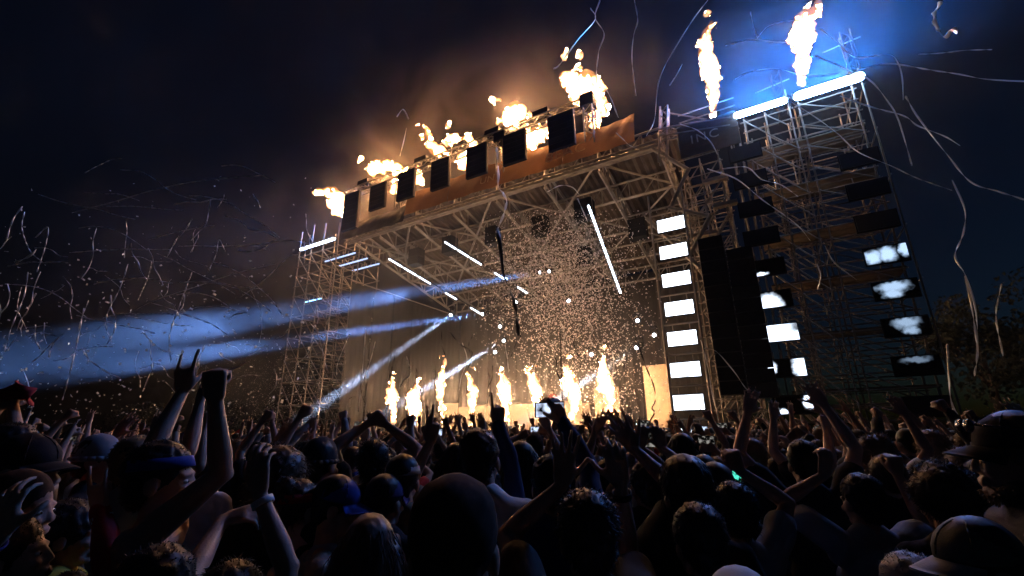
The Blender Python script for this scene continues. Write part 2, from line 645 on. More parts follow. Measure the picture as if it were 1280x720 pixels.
pp = None
for i, (x, w, zt, zb) in enumerate(((-24.8, 1.55, 18.6, 15.7), (-22.15, 1.5, 18.5, 16.6), (-19.55, 1.5, 18.7, 16.6), (-16.65, 1.45, 18.6, 16.5), (-13.85, 1.5, 18.6, 16.5), (-11.2, 1.5, 18.5, 16.5), (-8.25, 1.55, 18.6, 16.4))):
    t = thing('hanging_panel', f'black hanging panel under the overhead truss, {ORD[i]} of seven counted from the far left end', 'panel', (x, 19.6, zb), 0, 'black panels hanging under the overhead truss')
    mb = MB().box((0, 0, (zt - zb) / 2), (w, .2, zt - zb))
    mb.obj('cabinet', M['panel_dark'], t)
    for k in range(6):
        MB().box((0, -.115, (zt - zb) * (k + .5) / 6), (w - .1, .03, (zt - zb) / 6 - .05)).obj('louvre', M['black_metal'], t)
    for s in (-1, 1):
        rod('hanger', (s * w * .35, 0, zt - zb - .05), (s * w * .35, .25, 18.75 - zb), .025, M['steel'], t)
for i, x in enumerate((-24.1, -18.6, -15.4, -12.9, -9.6)):
    t = thing('flame_projector', f'small black box on top of the overhead truss, {ORD[i]} from the far left end', 'flame machine', (x, 20, 19.25), 0, 'black boxes along the overhead truss')
    MB().box((0, 0, .17), (1.0, .55, .3)).obj('body', M['black_metal'], t)
    MB().tube((0, 0, .32), (0, 0, .45), .12, .09, 10).obj('nozzle', M['steel'], t)

# ------------------------------------------------------------------ scaffold towers
def scaffold(name, label, xs, ys, z0, z1, step, origin, rail=True, brace_dir=1, sub=1, skip=None, r=.03):
    t = thing(name, label, 'scaffold tower', origin)
    O = Vector(origin)
    P = lambda x, y, z: Vector((x, y, z)) - O
    for x in xs:
        for y in ys:
            rod('standard', P(x, y, z0), P(x, y, z1 + random.uniform(.2, 1.0)), r * 1.15, M['steel'], t)
    lv = np.arange(z0 + .6, z1 + .01, step)
    wide = [(a, b) for a, b in zip(xs[:-1], xs[1:]) if b - a > .6]
    for li, z in enumerate(lv):
        for yi, y in enumerate(ys):
            for a, b in wide:
                rod('ledger', P(a - .15, y + .05, z), P(b + .15, y + .05, z), r, M['steel'], t)
                if rail and yi < 2:
                    rod('guard_rail', P(a - .1, y - .06, z + step * .45), P(b + .1, y - .06, z + step * .45), r * .8, M['steel'], t)
        for x in xs:
            for ya, yb in zip(ys[:-1], ys[1:]):
                if li % sub == 0:
                    rod('transom', P(x + .05, ya, z + .06), P(x + .05, yb, z + .06), r * .9, M['steel'], t)
        if li < len(lv) - 1:
            for yi, y in enumerate(ys):
                for a, b in wide:
                    za, zb = (z + step, z) if brace_dir > 0 else (z, z + step)
                    rod('brace', P(a, y - .07, za), P(b, y - .07, zb), r * .9, M['steel'], t)
    return t


tw = scaffold('scaffold_tower', 'tall scaffold tower at right carrying the white light bars and two rows of screens',
              [0.0, .32, 1.15, 2.05, 2.4, 4.25, 4.6], [20.0, 21.7, 23.4], 0, 15.0, 1.02, (2.3, 21.7, 0), sub=2)
for k, z in enumerate((3.2, 5.3, 7.4, 9.4, 11.5, 13.5)):       # working decks, three boards each
    for j in range(3):
        MB().box((0 + (j - 1) * .0, -1.0 + j * .5 , z), (4.3, .45, .05)).obj('deck_board', M['deck'], tw)
tw2 = scaffold('scaffold_bay', 'dense scaffold bay between the column of screens and the tall tower',
               [-2.55, -1.75, -.95, -.35], [20.4, 22.2, 24.0], 0, 13.6, 1.0, (-1.5, 22.2, 0), sub=1, brace_dir=-1, r=.032)
for k, (x, z) in enumerate(((-1.0, 11.3), (-2.0, 10.1), (-1.2, 12.6))):
    MB().box((x + 1.5, -1.9, z), (1.0, .3, .16)).obj('toe_board', M['cardboard'], tw2)
tw3 = scaffold('scaffold_tower', 'far scaffold tower at the left end of the stage under a short light bar',
               [-30.8, -29.4, -28.0, -26.4], [20.0, 22.0, 24.0], 0, 16.4, 1.6, (-28.6, 22, 0), sub=1, r=.045)
# flood-lit lattice corner at the near end of the roof
cn = thing('corner_truss', 'pale lattice frame rising at the near roof corner beside the sign', 'truss', (-3.1, 20, 10.5))
CO = Vector((-3.1, 20, 10.5))
px = [(-3.7, 14.9), (-2.2, 13.3), (-3.3, 11.6), (-1.6, 10.8), (-2.7, 9.2)]
for (a, za), (b, zb) in zip(px[:-1], px[1:]):
    rod('diagonal_strut', Vector((a, 19.9, za)) - CO, Vector((b, 20.1, zb)) - CO, .10, M['truss'], cn, 4)
rod('diagonal_strut', Vector((-4.4, 20.2, 11.5)) - CO, Vector((-2.4, 20.2, 8.6)) - CO, .10, M['truss'], cn, 4)
truss(MB(), Vector((-3.3, 20, 14.0)) - CO, Vector((-2.9, 20, 17.0)) - CO, .35, .35, .045, .03, .45).obj('lattice_mast', M['steel'], cn)
truss(MB(), Vector((-3.3, 20.0, 15.6)) - CO, Vector((-0.2, 20.0, 15.0)) - CO, .4, .4, .05, .03, .5).obj('lattice_arm', M['steel'], cn)
rod('guy_pole', Vector((-3.0, 20.3, 17.0)) - CO, Vector((-0.6, 20.2, 15.4)) - CO, .035, M['steel'], cn)
for k in range(5):
    rod('rail', Vector((-2.4, 20.4, 14.9 + .42 * k)) - CO, Vector((.1, 20.4, 14.9 + .42 * k)) - CO, .03, M['steel'], cn)
# masts above the tower beside the tall flames
for i, (x, z0, z1, lab) in enumerate(((1.9, 15.0, 17.4, 'left lattice mast above the bright light bar'), (4.7, 15.6, 18.3, 'thin lattice mast at the far right end above the light bar'))):
    t = thing('lattice_mast', lab, 'mast', (x, 20.9, z0))
    truss(MB(), (0, 0, 0), (0, 0, z1 - z0), .35, .35, .03, .016, .45).obj('lattice', M['black_metal'], t)
    MB().box((0, 0, -.05), (.5, .5, .1)).obj('foot_plate', M['black_metal'], t)
    rod('cross_arm', (-.9, 0, z1 - z0 - .6), (.5, 0, z1 - z0 - .45), .03, M['steel'], t)

# dark loudspeaker line arrays hanging by the tower
for i, (x, zt, n, lab) in enumerate(((-1.75, 9.6, 12, 'long black line of loudspeakers hanging left of the tower screens'), (-0.75, 8.9, 11, 'shorter black line of loudspeakers close beside the tower screens'))):
    t = thing('speaker_array', lab, 'loudspeakers', (x, 19.7, zt), 0, None)
    for k in range(n):
        MB().box((0, -.02 * k + .004 * k * k, -.27 - .54 * k), (.95, .6, .5)).obj('speaker_cabinet', M['black_metal'], t)
    rod('hanging_chain', (0, 0, 0), (0, 0, 1.6), .02, M['steel'], t)

# ------------------------------------------------------------------ screens
def screen(x, z, w, h, y, material, label, group):
    t = thing('led_screen', label, 'screen', (x, y, z), 0, group)
    MB().box((0, .06, 0), (w + .08, .10, h + .08)).obj('cabinet', M['black_metal'], t)
    MB().box((0, -.012, 0), (w, .03, h)).obj('display', material, t)
    for s in (-1, 1):
        rod('bracket', (s * w * .3, .1, h / 2), (s * w * .3, .1, h / 2 + .3), .025, M['steel'], t)
    return t


cm = [screen_mat('column_display_%d' % k, .27 if k < 5 else .33, 5.0, k + 1, .17, 1.6) for k in range(8)]
for k in range(8):
    z = 10.68 - 1.292 * k
    screen(-3.36 - .055 * (k - 3) * .6, z, 1.15, .58, 19.7, cm[k], f'bright white screen, {ORD[k]} from the top of the single column beside the stage', 'screens in the column beside the stage')
rod('column_pole', (0, 0, 0), (0, 0, 12.4), .05, M['steel'], tag(thing('column_frame', 'thin steel pole frame carrying the column of white screens', 'frame', (-3.4, 19.85, 0)), None)).location.x = -.75
cf = bpy.data.objects['column_frame']
rod('column_pole', (.75, 0, 0), (.75, 0, 12.4), .05, M['steel'], cf)
for k in range(9):
    rod('cross_tube', (-.75, .02, 1.0 + 1.292 * k), (.75, .02, 1.0 + 1.292 * k), .035, M['steel'], cf)
BLK = mat('screen_off', (0.01, 0.01, 0.012), 0.35)


def cloud_screen(name, blobs, strength, tint):
    """a screen showing a few soft bright clouds on black"""
    m = bpy.data.materials.new(name)
    m.use_nodes = True
    nt = m.node_tree
    nt.nodes.clear()
    N, L = nt.nodes.new, nt.links.new
    o, e, tc = N('ShaderNodeOutputMaterial'), N('ShaderNodeEmission'), N('ShaderNodeTexCoord')
    nz = N('ShaderNodeTexNoise')
    nz.inputs['Scale'].default_value = 4.5
    nz.inputs['Detail'].default_value = 4
    L(tc.outputs['Object'], nz.inputs['Vector'])
    wob = N('ShaderNodeVectorMath')
    wob.operation = 'MULTIPLY_ADD'
    L(nz.outputs[1], wob.inputs[0])
    wob.inputs[1].default_value = (.32, 0, .32)
    L(tc.outputs['Object'], wob.inputs[2])
    last = None
    for cx, cz, rx, rz in blobs:
        sb, dv, ln, mr = N('ShaderNodeVectorMath'), N('ShaderNodeVectorMath'), N('ShaderNodeVectorMath'), N('ShaderNodeMapRange')
        sb.operation, dv.operation, ln.operation = 'SUBTRACT', 'DIVIDE', 'LENGTH'
        sb.inputs[1].default_value = (cx + .16, 0, cz + .16)
        dv.inputs[1].default_value = (rx, 100, rz)
        L(wob.outputs[0], sb.inputs[0])
        L(sb.outputs[0], dv.inputs[0])
        L(dv.outputs[0], ln.inputs[0])
        mr.interpolation_type = 'SMOOTHSTEP'
        mr.inputs['From Min'].default_value = 1.25
        mr.inputs['From Max'].default_value = .42
        L(ln.outputs['Value'], mr.inputs['Value'])
        if last is None:
            last = mr.outputs[0]
        else:
            mx = N('ShaderNodeMath')
            mx.operation = 'MAXIMUM'
            L(last, mx.inputs[0])
            L(mr.outputs[0], mx.inputs[1])
            last = mx.outputs[0]
    sh = N('ShaderNodeMath')
    sh.operation = 'MULTIPLY'
    L(last, sh.inputs[0])
    sh.inputs[1].default_value = strength
    e.inputs[0].default_value = (*tint, 1)
    L(sh.outputs[0], e.inputs[1])
    L(e.outputs[0], o.inputs[0])
    return m


LB = {4: [(-.22, -.26, .20, .13)], 5: [(-.16, -.22, .46, .46)], 6: [(-.1, 0, .62, .6), (.5, -.25, .3, .3)], 7: [(-.50, .08, .18, .26), (.46, 0, .26, .5)],
      8: [(.50, .1, .18, .28), (-.36, -.24, .16, .14)], 9: [(-.26, 0, .44, .5)]}
for k in range(10):
    m_ = cloud_screen('tower_left_display_%d' % k, LB[k], 3.0, (.70, .82, 1.0)) if k in LB else BLK
    screen(.12, 13.25 - 1.32 * k, 1.2, .62, 19.75, m_,
           ('partly lit' if k in LB else 'dark switched off') + f' screen, {ORD[k]} from the top in the left row on the scaffold tower', 'screens in the left row on the scaffold tower')
RB = {3: [(-.38, -.06, .25, .28), (.04, .0, .27, .30), (.52, .10, .14, .30)], 4: [(-.05, .10, .48, .20), (-.12, -.12, .30, .2)], 5: [(.02, .12, .40, .20), (.10, -.14, .22, .16)], 6: [(.0, .18, .40, .12)]}
for k in range(8):
    m_ = cloud_screen('tower_right_display_%d' % k, RB[k], (1.3, 1.0, .7, .3)[k - 3], (.50, .70, 1.0)) if k in RB else BLK
    screen(3.82, 11.66 - 1.31 * k, 1.2, .60, 19.75, m_,
           ('dimly lit' if k in RB else 'dark switched off') + f' screen, {ORD[k]} from the top in the right row on the scaffold tower', 'screens in the right row on the scaffold tower')


# ------------------------------------------------------------------ light bars
def light_bar(x0, x1, y, z, material, label, r=.11, group=None, power=0):
    t = thing('light_bar', label, 'light bar', ((x0 + x1) / 2, y, z), 0, group)
    L = x1 - x0
    MB().box((0, .14, .05), (L, .12, .34)).obj('housing', M['black_metal'], t)
    MB().cap((-L / 2 + r, 0, 0), (L / 2 - r, 0, 0), r, None, 2, 12).obj('lamp_tube', material, t)
    for k in range(int(L / .5) + 1):
        MB().box((-L / 2 + .5 * k, r + .02, .2), (.05, .06, .3)).obj('clamp', M['steel'], t)
    if power:                                 # the bar throws its light forward over the audience
        ld = bpy.data.lights.new('bar_light', 'AREA')
        ld.shape = 'RECTANGLE'
        ld.size, ld.size_y = L * .95, r * 1.6
        ld.energy = power
        ld.color = (.03, .24, 1.0)
        o = bpy.data.objects.new('bar_light', ld)
        COL.objects.link(o)
        o.parent = t
        o.location = (0, -r * 1.15, 0)
        o.rotation_euler = (radians(-135), 0, 0)
    return t


light_bar(-0.05, 2.05, 19.75, 15.15, M['floodlight'], 'dazzling white light bar on top of the right tower, left one of the pair', .14, None, 5200)
light_bar(2.25, 4.7, 19.75, 15.15, M['floodlight'], 'dazzling white light bar on top of the right tower, right one of the pair', .18, None, 8600)
light_bar(-30.5, -26.5, 19.8, 15.5, M['flood_small'], 'bluish white light bar on the far left scaffold tower', .10, None, 1500)
for k in range(3):
    light_bar(-29.0 + k * .5, -25.6 + k * .3, 21 + k * .9, 14.6 - .2 * k, M['led_dim'], f'dim blue light tube behind the far left bar, {ORD[k]} from the front', .06)
light_bar(-30.2, -28.2, 20.5, 11.4, M['led_blue'], 'short blue light tube low on the far left scaffold tower', .05)

# light tubes slung under the roof, running from the front to the back
for (a, b, ya, yb, lab) in (((485, 323), (602, 393), 21, 29, 'long white light tube under the far left of the roof'),
                            ((555, 302), (660, 367), 21, 27, 'white light tube under the middle of the roof'),
                            ((735, 256), (776, 367), 21, 27, 'bright steep light tube under the near end of the roof')):
    p, q = aty(*a, ya), aty(*b, yb)
    t = thing('light_tube', lab, 'light tube', p)
    segs = 7
    for k in range(segs):
        if k in (3, 5) and lab[0] != 'b':
            continue
        u, w = (q - p) * ((k + .08) / segs), (q - p) * ((k + .92) / segs)
        MB().cap(u, w, .045 if lab[0] != 'b' else .06, None, 1, 8).obj('lit_section', M['led'], t)
    rod('rail', Vector((0, .05, .12)), q - p + Vector((0, .05, .12)), .05, M['black_metal'], t)
    for k in range(4):
        u = (q - p) * ((k + .5) / 4) + Vector((0, .05, .12))
        rod('hanger', u, u + Vector((0, 0, 1.2)), .015, M['steel'], t)


# ------------------------------------------------------------------ moving heads and their beams
def moving_head(p, aim, label, power=0.0, cone=5.0, col=(0.62, 0.78, 1.0), blend=.4):
    p, aim = Vector(p), Vector(aim)
    t = thing('moving_head', label, 'stage light', p)
    d = (aim - p).normalized()
    MB().box((0, 0, .48), (.34, .34, .16)).obj('base', M['black_metal'], t)
    for s in (-1, 1):
        MB().box((s * .21, 0, .22), (.05, .14, .5)).obj('yoke_arm', M['black_metal'], t)
    MB().cap(-d * .18, d * .12, .15, .17, 1, 12).obj('head', M['black_metal'], t)
    rod('clamp', (0, 0, .56), (0, 0, .9), .03, M['steel'], t)
    MB().tube(d * .29, d * .325, .10, .095, 14).obj('lens', M['lens'], t)
    if power:
        ld = bpy.data.lights.new('beam', 'SPOT')
        ld.energy = power
        ld.spot_size = radians(cone)
        ld.spot_blend = blend
        ld.shadow_soft_size = .16
        ld.color = col
        o = bpy.data.objects.new('beam', ld)
        COL.objects.link(o)
        o.rotation_euler = (aim - p).to_track_quat('-Z', 'Y').to_euler()
        o.location = d * .36
        o.parent = t
    return t


BLUE = (0.17, 0.38, 1.0)
moving_head(aty(680, 340, 27), aty(-40, 452, 6), 'stage light under the roof throwing the upper long blue beam left', 5200000, 6.2, BLUE, 1.0)
moving_head(aty(608, 392, 27), aty(-40, 482, 6), 'stage light left of the confetti throwing the lower long blue beam', 3300000, 4.4, BLUE, 1.0)
moving_head(aty(633, 424, 27), aty(340, 602, 13), 'stage light low at the centre throwing a slanting pale beam down to the left', 2800000, 2.4, (.5, .66, 1), .5)
moving_head(aty(566, 392, 27), aty(300, 577, 12), 'stage light at the left throwing a slanting pale beam down to the left', 2600000, 2.4, (.5, .66, 1), .5)
moving_head(aty(800, 432, 26), aty(700, 497, 22), 'stage light beside the right beige panel throwing a short pale beam', 700000, 3.5, (.6, .74, 1), .5)
for i, (x, y, lab) in enumerate(((619, 441, 'small bright stage light below the pair at the centre'), (625, 409, 'small bright stage light above the pair at the centre'), (710, 376, 'stage light shining inside the confetti cloud'),
                                 (740, 444, 'stage light shining through the confetti above the right flames'), (797, 402, 'upper stage light left of the screen column'), (818, 419, 'stage light close to the screen column'),
                                 (686, 340, 'stage light at the top of the confetti cloud'), (645, 378, 'stage light at the left rim of the confetti cloud'))):
    p = aty(x, y, 28)
    moving_head(p, CAM + (p - CAM) * .5 + Vector((random.uniform(-3, 3), 0, random.uniform(0, 3))), lab)

for i, (x, y, w) in enumerate(((-21.0, 22.5, .9), (-17.8, 22.2, .8), (-14.5, 22.4, .8), (-11.2, 22.6, .9), (-8.2, 22.2, 1.0), (-6.0, 25.0, 1.0), (-10.0, 26.5, .9))):
    t = thing('hung_speaker', f'black speaker box hung under the stage roof, {ORD[i]} from the far left' if i < 5 else 'black speaker box hung deeper under the roof, ' + ('near the screen column' if i == 5 else 'behind the confetti'), 'loudspeaker', (x, y, rz_at(y) - .1), 0, 'black boxes hung under the roof')
    for k in range(2):
        MB().box((0, 0, -.35 - .6 * k), (w, .7, .56)).obj('cabinet', M['black_metal'], t)
    rod('chain', (0, 0, -.1), (0, 0, .25), .02, M['steel'], t)

# ------------------------------------------------------------------ stage set: beige panels and performers' desk
dj = thing('performers_desk', 'long beige fronted desk in the middle of the stage behind the flames', 'desk', (-15.5, 27, 1.9))
for k in range(8):
    x0, x1 = -21.8 + k * 1.42, -21.8 + (k + 1) * 1.42
    h = (2.05, 1.75, 1.7, 1.7, 1.75, 1.75, 1.65, 1.65)[k]
    MB().box(((x0 + x1) / 2 + 15.5, 0, h / 2), (x1 - x0 - .03, .12, h)).obj('front_panel', M['cardboard'], dj)
MB().box((-.3, .55, 1.62), (10.6, 1.0, .08)).obj('table_top', M['deck'], dj)
for i, (x, w, h, y, lab) in enumerate(((-9.15, 1.5, 2.45, 26.4, 'beige upright panel on stage behind the rightmost flame'), (-5.42, 1.15, 3.05, 23.0, 'tall beige panel on stage beside the screen column'),
                                      (-11.3, 1.3, 1.75, 26.2, 'low beige panel on stage at the right end of the desk'))):
    t = thing('upright_panel', lab, 'panel', (x, y, 1.9))
    MB().box((0, 0, h / 2), (w, .14, h)).obj('face', M['cardboard'], t)
    for s in (-1, 1):
        rod('strut', (s * w * .35, .1, h * .8), (s * w * .35, 1.0, 0), .03, M['steel'], t)
for i, x in enumerate((-18.9, -16.3, -13.0)):
    t = thing('mixing_console', ('left', 'middle', 'right')[i] + ' one of the consoles standing on the beige desk', 'console', (x, 27.5, 3.56))
    MB().box((0, 0, .12), (1.2, .6, .2), Matrix.Rotation(radians(12), 3, 'X')).obj('body', M['steel'], t)
    MB().box((0, .28, .32), (.9, .06, .3)).obj('monitor', M['black_metal'], t)
t = thing('light_strip', 'low white light strip on the stage floor between the beige panels', 'light strip', (-7.3, 25.5, 2.2))
MB().box((0, 0, 0), (1.9, .1, .1)).obj('housing', M['black_metal'], t)
MB().box((0, -.06, 0), (1.85, .02, .07)).obj('lit_face', M['led'], t)
MB().box((0, 0, -.15), (.2, .1, .2)).obj('foot', M['black_metal'], t)


# ------------------------------------------------------------------ flames
def flame(base, tip, w, label, group, power, mtl='fire', seed=0, curl=.3, puffs=2, vox=.07):
    rnd = random.Random(seed)
    base, tip = Vector(base), Vector(tip)
    d = tip - base
    L = d.length
    x, y, z = frame(d)
    mb = MB()
    n = int(34 + L * 12)
    ph1, ph2 = rnd.uniform(0, 6), rnd.uniform(0, 6)
    for i in range(n):
        t = (i + rnd.random()) / n
        prof = (.30 + .95 * min(1, t * 1.7)) * (1 - .75 * max(0, t - .62) / .38)
        c = base + d * t + x * (sin(t * 5 + ph1) * curl * w * t * 1.6) + y * (sin(t * 6 + ph2) * curl * w * t * 1.4)
        a, rr = rnd.uniform(0, 2 * pi), w * prof * rnd.uniform(.1, .62)
        c = c + x * cos(a) * rr + y * sin(a) * rr
        s = w * prof * rnd.uniform(.14, .40)
        mb.cap(c - z * s * rnd.uniform(.4, 1.3), c + z * s * rnd.uniform(.5, 1.6), s, s * rnd.uniform(.35, .8), 1, 8)
    for k in range(14):                       # spine keeps it in one piece
        t = k / 13
        c = base + d * t + x * (sin(t * 5 + ph1) * curl * w * t * 1.6) + y * (sin(t * 6 + ph2) * curl * w * t * 1.4)
        mb.ball(c, w * .33 * (1.0 - .4 * t) + .02, 1)
    for k in range(puffs):
        c = tip + d.normalized() * w * rnd.uniform(.3, 1.5) + x * rnd.uniform(-1, 1) * w + y * rnd.uniform(-.5, .5) * w
        for q in range(3):
            mb.ball(c + Vector((rnd.uniform(-1, 1), rnd.uniform(-1, 1), rnd.uniform(-1, 1))) * w * .22, w * rnd.uniform(.1, .24), 1)
    me = fuse(mb, 'flame', vox, 1)
    co = np.empty(len(me.vertices) * 3)
    me.vertices.foreach_get('co', co)
    co = co.reshape(-1, 3)
    zz = np.array(z)
    st = co - np.outer((co - np.array(base)) @ zz, zz) * .62      # eddies drawn out along the jet
    off = np.array([noise.turbulence_vector(Vector(c) * 2.5 / max(w, .4) + Vector((seed, 0, 0)), 4, False)[:] for c in st])
    co += off * w * .36 - np.array(base)
    me.vertices.foreach_set('co', co.ravel())
    o = link('flame', me, M[mtl])
    o.location = base
    tag(o, label, 'flame', group)
    mb = MB()
    for i in range(int(16 + L * 5)):
        t = (i + rnd.random()) / (16 + L * 5)
        prof = (.42 + .95 * min(1, t * 1.7)) * (1 - .6 * max(0, t - .62) / .38)
        c = base + d * t * 1.06 + x * (sin(t * 5 + ph1) * curl * w * t * 1.6) + y * (sin(t * 6 + ph2) * curl * w * t * 1.4)
        q = w * prof * rnd.uniform(.34, .60)
        mb.ball(c + (x * rnd.uniform(-1, 1) + y * rnd.uniform(-1, 1)) * q * .35 - base, (q, q, q * rnd.uniform(1, 1.6)), 1)
    link('flame_sheath', fuse(mb, 'flame_sheath', max(.1, vox), 3), M['fire_sheath'], o)
    if power:
        ld = bpy.data.lights.new('firelight', 'POINT')
        ld.energy = power
        ld.color = (1.0, 0.52, 0.24) if base.z > 10 else (1.0, 0.62, 0.36)
        ld.shadow_soft_size = w * .35
        lo = bpy.data.objects.new('firelight', ld)
        COL.objects.link(lo)
        lo.parent = o
        lo.location = d * .55
    return o


sf = [((492, 527), (491, 474), .42), ((521, 528), (515, 484), .58), ((553, 527), (551, 450), .36), ((590, 530), (588, 466), .36),
      ((633, 525), (628, 466), .42), ((671, 520), (665, 463), .44), ((716, 524), (713, 458), .46), ((763, 524), (756, 450), .46)]
FP_STAGE, FP_ROOF = 480.0, 560.0
for i, (b, t_, w) in enumerate(sf):
    yb = 21.2
    bp, tp = aty(*b, yb), aty(*t_, yb)
    flame(bp, tp, w, f'white hot flame jet on the stage, {ORD[i]} of the eight from the left', 'flame jets along the front of the stage', FP_STAGE, 'fire', 30 + i, .35, 2 if i in (2, 5) else 1)
    t = thing('flame_projector', f'black floor flame machine under the {ORD[i]} stage flame from the left', 'flame machine', (bp.x, bp.y, 1.9), 0, 'flame machines along the front of the stage')
    MB().box((0, 0, .14), (.45, .45, .28)).obj('body', M['black_metal'], t)
    MB().tube((0, 0, .28), (0, 0, max(.36, bp.z - 1.95)), .09, .06, 10).obj('nozzle', M['steel'], t)
rf = [((434, 266), (399, 243), .62, 'fire', 'small flame blown left at the far left end of the roof', 600),
      ((494, 240), (492, 216), .5, 'fire', 'short flame below the truss between the second and third panels', 500),
      ((506, 214), (460, 203), .55, 'fire_thin', 'flame blown flat along the truss above the second panel', 600),
      ((527, 230), (522, 212), .38, 'fire', 'small flame beside the third hanging panel', 300),
      ((582, 205), (572, 184), .72, 'fire', 'bright flame between the fourth and fifth hanging panels', 900),
      ((558, 192), (532, 170), .42, 'fire_thin', 'flame licking left over the truss above the fourth panel', 500),
      ((666, 186), (664, 158), .62, 'fire', 'bright flame between the sixth and seventh hanging panels', 900),
      ((646, 162), (628, 133), .66, 'fire', 'flame rising over the truss above the sixth panel', 700),
      ((746, 156), (726, 92), .72, 'fire', 'tall flame at the near end of the overhead truss', 1600),
      ((891, 152), (888, 36), .52, 'fire', 'tall flame column above the roof corner left of the light bars', 420),
      ((1000, 102), (1013, 2), .60, 'fire', 'tallest flame column above the white light bars', 420)]
for i, (b, t_, w, mt, lab, pw) in enumerate(rf):
    bp, tp = (aty(*b, 20.7), aty(*t_, 20.7)) if i < 9 else (aty(*b, 20.9), aty(*t_, 20.9))
    flame(bp, tp, w * (1.15 if i < 9 else 1.0), lab, 'flames along the top of the stage', pw * FP_ROOF / 900., mt, 60 + i, .8 if i < 9 else .5, 3 if w > .6 else 2, .08)

# ================================================================== PEOPLE
# local frame of a person 1.75 m tall: x right, y ahead, z up, feet at the origin
V3 = Vector
NECK = V3((0, -.012, 1.50))


def ik(S, W, hint, l1=.29, l2=.265):
    S, W = V3(S), V3(W)
    n = W - S
    d = n.length
    n.normalize()
    d = max(.12, min(d, (l1 + l2) * .985))
    W = S + n * d
    a = (l1 * l1 - l2 * l2 + d * d) / (2 * d)
    h = sqrt(max(0, l1 * l1 - a * a))
    p = V3(hint)
    p = p - n * p.dot(n)
    if p.length < 1e-4:
        p = V3((1, 0, 0)) - n * n.x
    return S + n * a + p.normalized() * h, W


POSES = {  # flex in degrees of the three joints for index, middle, ring, little finger; thumb spread, thumb flex
    'open': [(4, 6, 4), (0, 5, 4), (3, 6, 5), (6, 8, 6), 48, 8],
    'relaxed': [(22, 30, 16), (28, 34, 18), (32, 38, 20), (34, 40, 22), 35, 22],
    'fist': [(78, 95, 55), (82, 98, 55), (84, 98, 55), (84, 95, 50), 28, 55],
    'point': [(4, 8, 4), (80, 98, 55), (84, 98, 55), (84, 95, 50), 30, 50],
    'horns': [(6, 8, 5), (80, 98, 50), (84, 98, 50), (8, 10, 6), 30, 50],
    'peace': [(2, 6, 4), (5, 6, 4), (84, 98, 50), (84, 95, 50), 25, 55],
    'claw': [(20, 45, 30), (15, 42, 30), (18, 45, 30), (22, 48, 32), 50, 25],
    'grip': [(35, 50, 30), (38, 52, 30), (40, 55, 32), (42, 56, 32), 40, 35],
}


def hand_shapes(mb, W, d, n, side, pose, k=1.0, sub=2):
    """d points from the wrist to the knuckles, n is the way the palm faces"""
    d = V3(d).normalized()
    n = V3(n)
    n = (n - d * n.dot(d)).normalized()
    t = d.cross(n) * side                     # towards the thumb
    W = V3(W)
    P = POSES[pose]
    # palm
    for s_, w in ((-.030, .013), (-.011, .0145), (.010, .015), (.029, .0145)):
        mb.cap(W + d * .012 + t * s_ * .62, W + d * .088 * k + t * s_ * 1.0, .0155, w, sub, 10)
    mb.cap(W + d * .02 + t * .022, W + d * .06 + t * .034 + n * .008, .017, .0145, sub, 10)
    # fingers
    for i, (off, ln, r) in enumerate(((.031, 1.0, .0095), (.0105, 1.1, .0098), (-.0105, 1.02, .0095), (-.031, .80, .0085))):
        spread = {'open': .14, 'claw': .12, 'peace': .12}.get(pose, .03)
        fd = (d + t * spread * (off / .02)).normalized()
        p = W + d * (.092 - .004 * abs(i - 1)) * k + t * off
        a = 0.0
        rr = r
        for seg, fx in zip((.044, .028, .022), P[i]):
            a += radians(fx)
            q = p + (fd * cos(a) + n * sin(a)) * seg * ln * k
            mb.cap(p, q, rr, rr * .9, sub, 10)
            p, rr = q, rr * .9
    # thumb
    ab = radians(P[4])
    p = W + d * .028 + t * .030 + n * .006
    td = (d * cos(ab) + t * sin(ab) + n * .25).normalized() if pose not in ('fist', 'point', 'horns', 'peace') else (d * .72 + t * .22 + n * .62).normalized()
    rr = .0125
    a = 0.0
    for seg in (.040, .032, .025):
        dd = (td * cos(a) + (n * .8 - t * .35 + d * .2).normalized() * sin(a)).normalized()
        q = p + dd * seg * k
        mb.cap(p, q, rr, rr * .88, sub, 10)
        p, rr = q, rr * .88
        a += radians(P[5])


def rest_arm(side):
    return dict(W=V3((side * .27, .08, .90)), hint=V3((side * .4, -.6, 0)), pose='relaxed', n=V3((-side, .2, 0)))


def solve_arm(side, a):
    up = max(0, min(1, (a['W'].z - 1.1) / .6))
    S = V3((side * (.185 - .025 * up), -.01, 1.405 + .045 * up))
    E, W = ik(S, a['W'], a['hint'])
    fd = (W - E).normalized()
    hd = V3(a['hd']) if a.get('hd') is not None else fd
    return dict(S=S, E=E, W=W, hd=hd, n=a.get('n', V3((0, 1, 0))), pose=a['pose'], side=side)


def torso_shapes(mb, g=0.0, fem=False, low=True, high=True):
    w = .9 if fem else 1.0
    if low:
        mb.cap((-.085, 0, .95), (.085, 0, .95), .112 + g)
        mb.ball((0, .005, 1.08), (.150 * w + g, .105 + g, .15 + g))
    mb.ball((0, 0, 1.25), (.168 * w + g, .112 + g, .16 + g))
    if high:
        mb.ball((0, -.028, 1.33), (.158 * w + g, .088 + g, .12 + g))
        for s in (-1, 1):
            mb.ball((s * .072, .062, 1.29), (.07 + g, (.06 if fem else .045) + g, .062 + g))
            mb.cap((s * .10, -.02, 1.43), (s * .03, -.022, 1.485), .042 + g, .046 + g)
        mb.cap((-.145 * w, -.01, 1.415), (.145 * w, -.01, 1.415), .056 + g)


